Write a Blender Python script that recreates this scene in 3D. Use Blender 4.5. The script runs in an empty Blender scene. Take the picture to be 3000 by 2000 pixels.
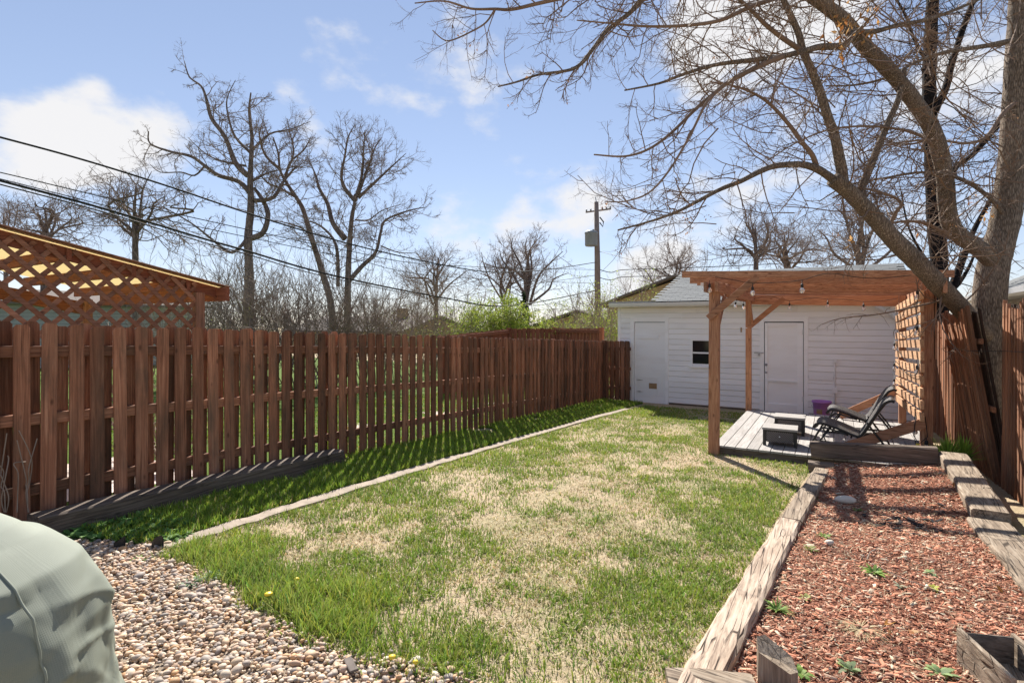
import bpy, math, random
import numpy as np
from mathutils import Vector, Matrix
rnd = random.Random(7)
nr = np.random.default_rng(11)
D = bpy.data
scn = bpy.context.scene
COL = scn.collection
R = math.radians

# ------------------------------------------------------------------ camera
F, CX, HZ, H = 1560.0, 1500.0, 947.0, 1.49          # focal length, centre and horizon in photo pixels; eye height
TH = math.atan(940 / 1560); S, C = math.sin(TH), math.cos(TH)
cam = D.cameras.new('camera'); cam_o = D.objects.new('camera', cam); COL.objects.link(cam_o)
cam.sensor_width = 36.0; cam.lens = 36.0 * F / 3000.0
cam.shift_y = (HZ - 1000.0) / 3000.0
cam.clip_start = 0.05; cam.clip_end = 2000
cam_o.location = (0, 0, H); cam_o.rotation_euler = (R(90), 0, TH)
scn.camera = cam_o

# ------------------------------------------------------------------ sky, sun, exposure
SUN_AZ, SUN_EL = R(-7), R(41)                          # azimuth from the view direction, elevation
sx = C * math.sin(SUN_AZ) - S * math.cos(SUN_AZ); sy = S * math.sin(SUN_AZ) + C * math.cos(SUN_AZ)
sun_dir = Vector((sx * math.cos(SUN_EL), sy * math.cos(SUN_EL), math.sin(SUN_EL)))
w = D.worlds.new('World'); scn.world = w; w.use_nodes = True
nt = w.node_tree; nt.nodes.clear()
N = nt.nodes.new; Lk = nt.links.new
sky = N('ShaderNodeTexSky'); sky.sky_type = 'NISHITA'; sky.sun_disc = False
sky.sun_elevation = SUN_EL; sky.sun_rotation = math.atan2(sx, sy)
sky.altitude = 300; sky.air_density = 1.0; sky.dust_density = 0.0; sky.ozone_density = 1.6
bg = N('ShaderNodeBackground'); bg.inputs[1].default_value = 0.114
bgc = N('ShaderNodeBackground'); bgc.inputs[0].default_value = (1.0, 0.985, 0.98, 1); bgc.inputs[1].default_value = 0.41
mixs = N('ShaderNodeMixShader'); outw = N('ShaderNodeOutputWorld')
tc = N('ShaderNodeTexCoord')
# clouds: billowy noise over the whole sky, banked up where the photograph shows cumulus
def pixdir(px, py):
    a = (px - CX) / F; return Vector((C * a - S, S * a + C, (HZ - py) / F)).normalized()
n1 = N('ShaderNodeTexNoise'); n1.inputs['Scale'].default_value = 5.2; n1.inputs['Detail'].default_value = 10; n1.inputs['Roughness'].default_value = 0.55
mp = N('ShaderNodeMapping'); mp.inputs['Location'].default_value = (3.1, 1.7, 0.4); mp.inputs['Scale'].default_value = (1, 1, 1.7); Lk(tc.outputs['Generated'], mp.inputs[0]); Lk(mp.outputs[0], n1.inputs['Vector'])
acc = n1.outputs['Fac']
for (bx_, by_, sg, am) in ((270, 390, 60, .13), (140, 450, 60, .11), (400, 430, 60, .13), (560, 450, 60, .12), (275, 265, 34, .19), (170, 350, 50, .09), (450, 340, 40, .11), (120, 150, 26, .06), (60, 120, 60, -.10), (420, 150, 120, -.10), (650, 130, 150, -.10), (900, 320, 45, .16), (820, 270, 24, .14), (1510, 640, 40, .22), (1440, 720, 70, .16), (1700, 700, 60, .18), (1290, 655, 50, .15), (2100, 160, 80, .18), (2000, 60, 60, .14), (2350, 60, 110, .16), (2750, 250, 140, .14), (1950, 720, 110, .14)):
    c_ = pixdir(bx_, by_); k_ = 2.0 / (sg / F * 1.25) ** 2 / 2
    dt = N('ShaderNodeVectorMath'); dt.operation = 'DOT_PRODUCT'; dt.inputs[1].default_value = c_; nrm = N('ShaderNodeVectorMath'); nrm.operation = 'NORMALIZE'; Lk(tc.outputs['Generated'], nrm.inputs[0]); Lk(nrm.outputs[0], dt.inputs[0])
    m1 = N('ShaderNodeMath'); m1.operation = 'MULTIPLY_ADD'; m1.inputs[1].default_value = k_; m1.inputs[2].default_value = -k_; Lk(dt.outputs['Value'], m1.inputs[0])
    e1 = N('ShaderNodeMath'); e1.operation = 'EXPONENT'; Lk(m1.outputs[0], e1.inputs[0])
    m2 = N('ShaderNodeMath'); m2.operation = 'MULTIPLY_ADD'; m2.inputs[1].default_value = am; Lk(e1.outputs[0], m2.inputs[0]); Lk(acc, m2.inputs[2]); acc = m2.outputs[0]
rp = N('ShaderNodeValToRGB'); rp.color_ramp.interpolation = 'EASE'; rp.color_ramp.elements[0].position = 0.55; rp.color_ramp.elements[1].position = 0.75
Lk(acc, rp.inputs[0])
mm = N('ShaderNodeMath'); mm.operation = 'MULTIPLY'; mm.inputs[1].default_value = 0.93; Lk(rp.outputs[0], mm.inputs[0])
gm = N('ShaderNodeGamma'); gm.inputs[1].default_value = 0.62; Lk(sky.outputs[0], gm.inputs[0]); tint = N('ShaderNodeMix'); tint.data_type = 'RGBA'; tint.blend_type = 'MULTIPLY'; tint.inputs[0].default_value = 1.0; tint.inputs[7].default_value = (0.95, 0.94, 1.045, 1); Lk(gm.outputs[0], tint.inputs[6]); Lk(tint.outputs[2], bg.inputs[0]); Lk(mm.outputs[0], mixs.inputs[0]); Lk(bg.outputs[0], mixs.inputs[1]); Lk(bgc.outputs[0], mixs.inputs[2])
Lk(mixs.outputs[0], outw.inputs[0])
sun = D.lights.new('sun', 'SUN'); sun.energy = 4.6; sun.angle = R(0.55); sun.color = (1.0, 0.955, 0.88)
sun_o = D.objects.new('sun', sun); COL.objects.link(sun_o); sun_o.location = (-5, 8, 12)
sun_o.rotation_euler = (-sun_dir).to_track_quat('-Z', 'Y').to_euler()
scn.view_settings.view_transform = 'Standard'; scn.view_settings.look = 'None'
scn.view_settings.gamma = 1; scn.view_settings.exposure = 1.2
scn.render.engine = 'CYCLES'
scn.cycles.max_bounces = 8; scn.cycles.transparent_max_bounces = 12; scn.cycles.use_denoising = True

# ------------------------------------------------------------------ photo pixels to places
def ray(px, py):
    a = (px - CX) / F
    return (C * a - S, S * a + C, (HZ - py) / F)
def PT(px, py, t):
    d = ray(px, py); return Vector((d[0] * t, d[1] * t, H + d[2] * t))
def PX(px, py, X):
    d = ray(px, py); return PT(px, py, X / d[0])
def PY(px, py, Y):
    d = ray(px, py); return PT(px, py, Y / d[1])
def PZ(px, py, z):
    d = ray(px, py); return PT(px, py, (z - H) / d[2])
def G(x, y):
    return -0.04 * max(-4.0, min(y, 16.0))
def PG(px, py, h=0.0):
    d = ray(px, py); return PT(px, py, (H - h) / (-0.04 * d[1] - d[2]))
def to_px(x, y, z):
    r = x * C + y * S; f = -x * S + y * C
    return CX + F * r / f, HZ - F * (z - H) / f, f

# ------------------------------------------------------------------ numpy value noise
_perm = nr.random((256, 256))
def vnoise(x, y, sc=1.0, oct=3):
    x = np.asarray(x, float) * sc; y = np.asarray(y, float) * sc; out = 0; amp = 1; tot = 0
    for o in range(oct):
        xi = np.floor(x).astype(int); yi = np.floor(y).astype(int); fx = x - xi; fy = y - yi
        fx = fx * fx * (3 - 2 * fx); fy = fy * fy * (3 - 2 * fy)
        a = _perm[xi % 256, yi % 256]; b = _perm[(xi + 1) % 256, yi % 256]; c = _perm[xi % 256, (yi + 1) % 256]; d = _perm[(xi + 1) % 256, (yi + 1) % 256]
        out = out + amp * ((a * (1 - fx) + b * fx) * (1 - fy) + (c * (1 - fx) + d * fx) * fy); tot += amp; amp *= .5
        x = x * 2.03 + 17.3; y = y * 2.03 + 5.1
    return out / tot

# ------------------------------------------------------------------ materials
def mat(name, rough=0.8, spec=0.25):
    m = D.materials.new(name); m.use_nodes = True
    b = m.node_tree.nodes['Principled BSDF']; b.inputs['Roughness'].default_value = rough
    b.inputs['Specular IOR Level'].default_value = spec
    return m, m.node_tree, b
def nd(nt, typ, ins=None, **kw):
    n = nt.nodes.new('ShaderNode' + typ)
    for k, v in kw.items(): setattr(n, k, v)
    for k, v in (ins or {}).items():
        if isinstance(v, bpy.types.NodeSocket): nt.links.new(v, n.inputs[k])
        else: n.inputs[k].default_value = v
    return n
def ramp(nt, fac, stops, interp='LINEAR'):
    n = nt.nodes.new('ShaderNodeValToRGB'); n.color_ramp.interpolation = interp
    e = n.color_ramp.elements
    while len(e) < len(stops): e.new(0.5)
    for i, (p, c) in enumerate(stops):
        e[i].position = p; e[i].color = (c[0], c[1], c[2], 1) if not isinstance(c, (int, float)) else (c, c, c, 1)
    nt.links.new(fac, n.inputs[0]); return n.outputs[0]
def mixc(nt, fac, a, b, mode='MIX'):
    n = nt.nodes.new('ShaderNodeMix'); n.data_type = 'RGBA'; n.blend_type = mode
    for sock, v in ((n.inputs[0], fac), (n.inputs[6], a), (n.inputs[7], b)):
        if isinstance(v, bpy.types.NodeSocket): nt.links.new(v, sock)
        elif isinstance(v, (int, float)): sock.default_value = v
        else: sock.default_value = (v[0], v[1], v[2], 1)
    return n.outputs[2]
def bump(nt, b, h, strength=0.4, dist=0.01):
    n = nd(nt, 'Bump', {'Height': h, 'Strength': strength, 'Distance': dist}); nt.links.new(n.outputs[0], b.inputs['Normal'])
def coords(nt, rand=True, kind='Object', scale=(1, 1, 1)):
    t = nd(nt, 'TexCoord').outputs[kind]
    if rand:
        o = nd(nt, 'ObjectInfo'); k = nd(nt, 'VectorMath', {0: (37.0, 19.0, 53.0), 3: o.outputs['Random']}, operation='SCALE')
        t = nd(nt, 'VectorMath', {0: t, 1: k.outputs[0]}, operation='ADD').outputs[0]
    return nd(nt, 'Mapping', {'Vector': t, 'Scale': scale}).outputs[0]
def wood(name, dark, mid, light, axis='z', stain=None, cracks=0.0, stain_amt=0.5, rough=0.85, vary=0.35, bs=0.5, grain=70.0, along=2.0):
    m, nt, b = mat(name, rough, 0.2)
    sc = {'x': (along, grain, grain), 'y': (grain, along, grain), 'z': (grain, grain, along)}[axis]
    v = coords(nt, True, 'Object', sc)
    v2 = coords(nt, True, 'Object', tuple(5.0 if s == grain else 1.6 for s in sc))
    g = nd(nt, 'TexNoise', {'Vector': v, 'Scale': 1.0, 'Detail': 6.0, 'Roughness': 0.65, 'Distortion': 0.6}).outputs[0]
    s = nd(nt, 'TexNoise', {'Vector': v2, 'Scale': 1.0, 'Detail': 5.0, 'Roughness': 0.6}).outputs[0]
    c = ramp(nt, g, [(0.28, dark), (0.5, mid), (0.72, light)])
    if stain:
        c = mixc(nt, ramp(nt, s, [(0.42, 0.0), (0.68, stain_amt)]), c, stain)
    v3 = coords(nt, True, 'Object', tuple(9.0 if q == grain else 4.0 for q in sc))
    kn = nd(nt, 'TexVoronoi', {'Vector': v3, 'Scale': 1.0}).outputs[0]
    c = mixc(nt, ramp(nt, kn, [(0.05, 0.7), (0.14, 0.0)]), c, tuple(q * 0.5 for q in dark))
    if cracks:
        v4 = coords(nt, True, 'Object', tuple(26.0 if q == grain else 1.1 for q in sc))
        ck = nd(nt, 'TexVoronoi', {'Vector': v4, 'Scale': 1.0}, feature='DISTANCE_TO_EDGE').outputs[0]
        wb = nd(nt, 'TexNoise', {'Vector': v2, 'Scale': 2.0, 'Detail': 4.0}).outputs[0]
        cf = nd(nt, 'Math', {0: ramp(nt, ck, [(0.012, cracks), (0.04, 0.0)]), 1: ramp(nt, wb, [(0.42, 0.0), (0.55, 1.0)])}, operation='MULTIPLY').outputs[0]
        c = mixc(nt, cf, c, tuple(q * 0.45 for q in dark)); g = nd(nt, 'Math', {0: g, 1: cf}, operation='SUBTRACT').outputs[0]
    o = nd(nt, 'ObjectInfo').outputs['Random']
    f = ramp(nt, o, [(0.0, 1 - vary), (1.0, 1 + vary)])
    c = mixc(nt, 1.0, c, f, 'MULTIPLY')
    nt.links.new(c, b.inputs['Base Color']); bump(nt, b, g, bs, 0.006)
    return m
def plain(name, col, rough=0.6, spec=0.3, metal=0.0, noise_amt=0.15, nscale=12.0, bs=0.0, emis=None):
    m, nt, b = mat(name, rough, spec); b.inputs['Metallic'].default_value = metal
    v = coords(nt, True, 'Object')
    n = nd(nt, 'TexNoise', {'Vector': v, 'Scale': nscale, 'Detail': 6.0, 'Roughness': 0.6}).outputs[0]
    c = ramp(nt, n, [(0.25, tuple(q * (1 - noise_amt) for q in col)), (0.75, tuple(min(1, q * (1 + noise_amt)) for q in col))])
    nt.links.new(c, b.inputs['Base Color'])
    if bs: bump(nt, b, n, bs, 0.005)
    return m
def attr_mat(name, rough=0.75, trans=0.0, spec=0.2, bump_scale=0.0):
    m, nt, b = mat(name, rough, spec)
    a = nd(nt, 'Attribute', attribute_name='col').outputs['Color']
    nt.links.new(a, b.inputs['Base Color'])
    if bump_scale:
        n = nd(nt, 'TexNoise', {'Vector': nd(nt, 'TexCoord').outputs['Object'], 'Scale': bump_scale, 'Detail': 4.0}).outputs[0]
        bump(nt, b, n, 0.35, 0.004)
    if trans:
        t = nd(nt, 'BsdfTranslucent', {'Color': a}); ms = nd(nt, 'MixShader', {0: trans, 1: b.outputs[0], 2: t.outputs[0]})
        nt.links.new(ms.outputs[0], nt.nodes['Material Output'].inputs[0])
    return m

MT = {}
FD = ((0.10, 0.045, 0.028), (0.29, 0.125, 0.071), (0.43, 0.22, 0.135))
for ax in 'xyz':
    MT['fence_' + ax] = wood('weathered_fence_wood_' + ax, *FD, axis=ax, stain=(0.085, 0.060, 0.042), stain_amt=0.75, vary=0.45, bs=0.7)
    MT['stake_' + ax] = wood('stake_wood_' + ax, (0.12, 0.050, 0.028), (0.30, 0.13, 0.068), (0.46, 0.24, 0.13), axis=ax, stain=(0.13, 0.095, 0.07), stain_amt=0.55, vary=0.45)
    MT['cedar_' + ax] = wood('cedar_wood_' + ax, (0.20, 0.088, 0.050), (0.39, 0.195, 0.112), (0.53, 0.31, 0.195), axis=ax, stain=(0.25, 0.125, 0.08), stain_amt=0.5, vary=0.22, bs=0.35, along=3.5, cracks=.5)
    MT['lattice_' + ax] = wood('lattice_wood_' + ax, (0.16, 0.065, 0.038), (0.33, 0.15, 0.085), (0.45, 0.24, 0.15), axis=ax, stain=(0.16, 0.11, 0.08), stain_amt=0.5, vary=0.25)
    MT['redwood_' + ax] = wood('red_fence_wood_' + ax, (0.13, 0.040, 0.022), (0.25, 0.085, 0.045), (0.33, 0.14, 0.08), axis=ax, stain=(0.12, 0.06, 0.04), stain_amt=0.4, vary=0.2)
    MT['tie_' + ax] = wood('railway_tie_wood_' + ax, (0.11, 0.080, 0.058), (0.30, 0.23, 0.165), (0.47, 0.39, 0.30), axis=ax, stain=(0.15, 0.11, 0.08), stain_amt=0.45, vary=0.12, bs=0.9, grain=42.0, along=2.5, cracks=.9)
    MT['darktie_' + ax] = wood('dark_timber_wood_' + ax, (0.060, 0.047, 0.038), (0.155, 0.118, 0.092), (0.26, 0.205, 0.16), axis=ax, stain=(0.10, 0.075, 0.058), stain_amt=0.4, vary=0.15, bs=0.7, grain=48.0, along=2.5, cracks=.6)
    MT['deck_' + ax] = wood('grey_deck_board_' + ax, (0.24, 0.22, 0.205), (0.36, 0.335, 0.31), (0.46, 0.43, 0.40), axis=ax, stain=(0.27, 0.24, 0.215), stain_amt=0.4, vary=0.1, bs=0.25, grain=55.0)
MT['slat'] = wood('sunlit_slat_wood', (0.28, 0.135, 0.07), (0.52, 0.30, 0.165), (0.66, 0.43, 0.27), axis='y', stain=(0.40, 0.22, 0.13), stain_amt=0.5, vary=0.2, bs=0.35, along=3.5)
MT['tie_pale'] = wood('bleached_tie_wood', (0.13, 0.090, 0.065), (0.44, 0.335, 0.25), (0.62, 0.50, 0.40), axis='y', stain=(0.30, 0.21, 0.15), stain_amt=0.55, vary=0.1, bs=1.0, grain=40.0, along=3.0, cracks=1.0)
MT['shade_backboard'] = wood('shade_dark_back_board', (0.018, 0.011, 0.008), (0.045, 0.026, 0.018), (0.08, 0.048, 0.033), axis='z', vary=0.3)  # shade behind the stake gaps put into the wood colour as near-black
def paint(name, col, dirt, rough=0.55):
    m, nt, b = mat(name, rough, 0.3)
    v = coords(nt, True, 'Object', (1.5, 1.5, 6)); v2 = coords(nt, True, 'Object', (26, 26, 60))
    n = nd(nt, 'TexNoise', {'Vector': v, 'Scale': 1.0, 'Detail': 6.0}).outputs[0]
    g = nd(nt, 'TexNoise', {'Vector': v2, 'Scale': 1.0, 'Detail': 5.0, 'Roughness': 0.7}).outputs[0]
    c = mixc(nt, ramp(nt, n, [(0.45, 0.0), (0.8, 0.55)]), col, dirt)
    c = mixc(nt, ramp(nt, g, [(0.66, 0.0), (0.74, 0.5)]), c, tuple(q * 0.55 for q in dirt))
    o = nd(nt, 'ObjectInfo').outputs['Random']; c = mixc(nt, 1.0, c, ramp(nt, o, [(0, 0.93), (1, 1.03)]), 'MULTIPLY')
    nt.links.new(c, b.inputs['Base Color']); bump(nt, b, g, 0.15, 0.003); return m
MT['paint'] = paint('old_white_paint', (0.90, 0.89, 0.885), (0.74, 0.71, 0.68))
MT['trim'] = paint('white_trim_paint', (0.91, 0.90, 0.895), (0.78, 0.74, 0.71), 0.5)
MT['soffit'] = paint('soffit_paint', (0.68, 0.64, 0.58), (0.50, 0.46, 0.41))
MT['gutter'] = plain('white_gutter_metal', (0.72, 0.72, 0.72), 0.4, 0.4, 0.0, 0.06)
MT['metal'] = plain('dull_grey_metal', (0.36, 0.36, 0.37), 0.45, 0.5, 0.6, 0.1)
MT['rust'] = plain('rusty_iron', (0.14, 0.085, 0.06), 0.8, 0.2, 0.2, 0.4, 40)
MT['black'] = plain('black_plastic', (0.018, 0.018, 0.018), 0.5, 0.4, 0, 0.2)
MT['cable'] = plain('black_rubber_cable', (0.014, 0.014, 0.014), 0.6, 0.3, 0, 0.1)
MT['shingle'] = plain('grey_roof_shingle', (0.20, 0.205, 0.205), 0.92, 0.1, 0, 0.35, 60, 0.6)
MT['brownroof'] = plain('brown_roof_shingle', (0.16, 0.135, 0.12), 0.92, 0.1, 0, 0.3, 10, 0.5)
MT['concrete'] = plain('concrete', (0.33, 0.27, 0.215), 0.92, 0.15, 0, 0.28, 9, 0.5)
MT['foundation'] = plain('stained_foundation', (0.16, 0.125, 0.10), 0.95, 0.1, 0, 0.4, 7, 0.6)
MT['pinkpave'] = plain('pale_pavement', (0.60, 0.50, 0.45), 0.9, 0.15, 0, 0.15, 6, 0.2)
MT['stucco'] = plain('tan_stucco', (0.42, 0.30, 0.17), 0.9, 0.1, 0, 0.12, 5)
MT['greysiding'] = plain('grey_siding', (0.42, 0.42, 0.40), 0.7, 0.2, 0, 0.1, 4)
MT['cream'] = plain('cream_siding', (0.62, 0.56, 0.47), 0.7, 0.2, 0, 0.08, 4)
MT['pole'] = wood('grey_pole_wood', (0.12, 0.09, 0.075), (0.22, 0.17, 0.145), (0.30, 0.25, 0.21), axis='z', vary=0.05, grain=25)
MT['transformer'] = plain('grey_transformer_paint', (0.20, 0.22, 0.24), 0.5, 0.4, 0.1, 0.1)
MT['bucket'] = plain('purple_plastic', (0.46, 0.20, 0.54), 0.45, 0.4, 0, 0.1, 6)
MT['yellow'] = plain('yellow_plastic', (0.75, 0.55, 0.04), 0.45, 0.4)
MT['rock'] = plain('pale_rock', (0.62, 0.55, 0.46), 0.9, 0.15, 0, 0.2, 14, 0.9)
MT['char'] = plain('black_charred_debris', (0.018, 0.016, 0.018), 0.8, 0.2, 0, 0.5, 40, 0.6)
MT['kraft'] = plain('brown_cardboard', (0.33, 0.21, 0.11), 0.85)
MT['dark_int'] = plain('dark_interior', (0.02, 0.02, 0.022), 0.9, 0.05)
def glass_mat():
    m, nt, b = mat('window_glass', 0.06, 0.5); b.inputs['Base Color'].default_value = (0.015, 0.016, 0.018, 1); return m
MT['pane'] = glass_mat()
def bulb_mat():
    m, nt, b = mat('clear_bulb_glass', 0.04, 0.5); b.inputs['Base Color'].default_value = (0.97, 0.94, 0.9, 1)
    b.inputs['Transmission Weight'].default_value = 0.8; b.inputs['IOR'].default_value = 1.3; return m
MT['bulb'] = bulb_mat()
MT['filament'] = plain('white_bulb_filament', (0.8, 0.72, 0.6), 0.6)
def wicker():
    m, nt, b = mat('brown_wicker', 0.5, 0.4)
    v = coords(nt, False, 'Object', (1, 1, 1))
    wv = nd(nt, 'TexWave', {'Vector': v, 'Scale': 26.0, 'Distortion': 0.0}, wave_type='BANDS', bands_direction='DIAGONAL').outputs[0]
    w2 = nd(nt, 'TexWave', {'Vector': v, 'Scale': 42.0}, wave_type='BANDS', bands_direction='Y').outputs[0]
    p = nd(nt, 'Math', {0: wv, 1: w2}, operation='MULTIPLY').outputs[0]
    c = ramp(nt, p, [(0.1, (0.025, 0.021, 0.019)), (0.45, (0.09, 0.074, 0.066)), (0.85, (0.27, 0.235, 0.215))])
    nt.links.new(c, b.inputs['Base Color']); bump(nt, b, p, 0.9, 0.006); return m
MT['wicker'] = wicker()
MT['wickertop'] = plain('grey_wicker_top', (0.33, 0.305, 0.28), 0.6, 0.3, 0, 0.25, 70, 0.6)
MT['tube'] = plain('dark_metal_tube', (0.030, 0.027, 0.025), 0.4, 0.5, 0.2, 0.15)
def bark(name, a, bcol, ccol, sc=1.0, bs=1.0):
    m, nt, b = mat(name, 0.9, 0.12)
    v = coords(nt, False, 'Object', (62 * sc, 62 * sc, 10 * sc))
    vo = nd(nt, 'TexVoronoi', {'Vector': v, 'Scale': 1.0, 'Randomness': 1.0}, feature='DISTANCE_TO_EDGE').outputs[0]
    n = nd(nt, 'TexNoise', {'Vector': v, 'Scale': 1.2, 'Detail': 7.0, 'Roughness': 0.7, 'Distortion': 1.2}).outputs[0]
    h = nd(nt, 'Math', {0: vo, 1: n}, operation='ADD').outputs[0]
    big = nd(nt, 'TexNoise', {'Vector': coords(nt, False, 'Object', (3, 3, 2)), 'Scale': 1.0, 'Detail': 4.0}).outputs[0]
    c = ramp(nt, h, [(0.45, a), (0.75, bcol), (1.0, ccol)])
    c = mixc(nt, 1.0, c, ramp(nt, big, [(0.3, 0.75), (0.7, 1.2)]), 'MULTIPLY')
    nt.links.new(c, b.inputs['Base Color']); bump(nt, b, h, bs, 0.03); return m
MT['ash'] = bark('ash_bark', (0.11, 0.083, 0.062), (0.34, 0.265, 0.20), (0.50, 0.405, 0.315))
MT['ashtwig'] = plain('ash_twig', (0.20, 0.138, 0.10), 0.8, 0.15, 0, 0.35, 3)
MT['blackbark'] = bark('black_bark', (0.010, 0.008, 0.008), (0.028, 0.022, 0.02), (0.06, 0.047, 0.04))
MT['darkbark'] = bark('dark_bark', (0.08, 0.061, 0.052), (0.21, 0.165, 0.14), (0.32, 0.25, 0.21), 0.4, 0.6)
MT['fartwig'] = plain('far_twig', (0.23, 0.18, 0.152), 0.9, 0.1, 0, 0.3, 2)
MT['brush'] = plain('dry_brush', (0.28, 0.22, 0.175), 0.9, 0.1, 0, 0.3, 2)
MT['leafattr'] = attr_mat('leaf', 0.6, 0.35)
MT['grass'] = attr_mat('grass_blade', 0.6, 0.35)
MT['stone'] = attr_mat('river_pebble', 0.65, 0.0, 0.3, 60)
MT['chip'] = attr_mat('bark_chip', 0.85, 0.0, 0.15, 90)
def translucent(name, col):
    m, nt, b = mat(name, 0.5, 0.3); b.inputs['Base Color'].default_value = (*col, 1)
    t = nd(nt, 'BsdfTranslucent', {'Color': (*col, 1)}); ms = nd(nt, 'MixShader', {0: 0.7, 1: b.outputs[0], 2: t.outputs[0]})
    nt.links.new(ms.outputs[0], nt.nodes['Material Output'].inputs[0]); return m
MT['panel'] = translucent('cream_translucent_panel', (0.80, 0.70, 0.48))
def cover_mat():
    m, nt, b = mat('sage_cover_fabric', 0.75, 0.25)
    uv = nd(nt, 'UVMap').outputs[0]
    v = nd(nt, 'Mapping', {'Vector': uv, 'Scale': (1, 1, 1)}).outputs[0]
    a = nd(nt, 'TexWave', {'Vector': v, 'Scale': 62.0}, wave_type='BANDS', bands_direction='X').outputs[0]
    c2 = nd(nt, 'TexWave', {'Vector': v, 'Scale': 62.0}, wave_type='BANDS', bands_direction='Y').outputs[0]
    p = nd(nt, 'Math', {0: a, 1: c2}, operation='MAXIMUM').outputs[0]
    n = nd(nt, 'TexNoise', {'Vector': v, 'Scale': 3.0, 'Detail': 5.0}).outputs[0]
    c = ramp(nt, n, [(0.3, (0.205, 0.222, 0.178)), (0.7, (0.255, 0.272, 0.222))])
    c = mixc(nt, ramp(nt, p, [(0.86, 0.0), (1.0, 0.25)]), c, (0.28, 0.298, 0.245))
    nt.links.new(c, b.inputs['Base Color']); bump(nt, b, p, 0.14, 0.002); return m
MT['cover'] = cover_mat()
def ground_mat():
    m, nt, b = mat('thatch_and_soil', 0.95, 0.1)
    v = nd(nt, 'TexCoord').outputs['Object']
    a = nd(nt, 'TexNoise', {'Vector': v, 'Scale': 0.9, 'Detail': 8.0, 'Roughness': 0.6}).outputs[0]
    f = nd(nt, 'TexNoise', {'Vector': v, 'Scale': 38.0, 'Detail': 8.0, 'Roughness': 0.75}).outputs[0]
    s = nd(nt, 'TexNoise', {'Vector': v, 'Scale': 190.0, 'Detail': 3.0, 'Distortion': 2.0}).outputs[0]
    c = ramp(nt, f, [(0.3, (0.22, 0.155, 0.10)), (0.5, (0.42, 0.32, 0.21)), (0.7, (0.56, 0.45, 0.31))])
    c = mixc(nt, ramp(nt, s, [(0.45, 0.0), (0.7, 0.55)]), c, (0.60, 0.50, 0.35))
    c = mixc(nt, ramp(nt, a, [(0.45, 0.0), (0.62, 0.45)]), c, (0.14, 0.17, 0.045))
    d_ = nd(nt, 'TexNoise', {'Vector': v, 'Scale': 2.1, 'Detail': 6.0, 'Roughness': 0.65}).outputs[0]
    c = mixc(nt, ramp(nt, d_, [(0.56, 0.0), (0.70, 0.65)]), c, (0.20, 0.13, 0.085))
    nt.links.new(c, b.inputs['Base Color']); bump(nt, b, f, 0.8, 0.02); return m
MT['ground'] = ground_mat()
def soil_mat(name, c0, c1, c2):
    m, nt, b = mat(name, 0.95, 0.1); v = nd(nt, 'TexCoord').outputs['Object']
    f = nd(nt, 'TexNoise', {'Vector': v, 'Scale': 45.0, 'Detail': 8.0, 'Roughness': 0.75}).outputs[0]
    c = ramp(nt, f, [(0.3, c0), (0.5, c1), (0.72, c2)]); nt.links.new(c, b.inputs['Base Color']); bump(nt, b, f, 1.0, 0.02); return m
MT['mulchsoil'] = soil_mat('mulch_soil', (0.10, 0.05, 0.033), (0.26, 0.11, 0.07), (0.44, 0.24, 0.17))
MT['gravelsoil'] = soil_mat('gravel_bed_soil', (0.20, 0.155, 0.115), (0.38, 0.30, 0.225), (0.54, 0.44, 0.34))
MT['nlawn'] = soil_mat('neighbour_lawn_green', (0.035, 0.06, 0.010), (0.085, 0.145, 0.022), (0.20, 0.23, 0.06))

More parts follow.
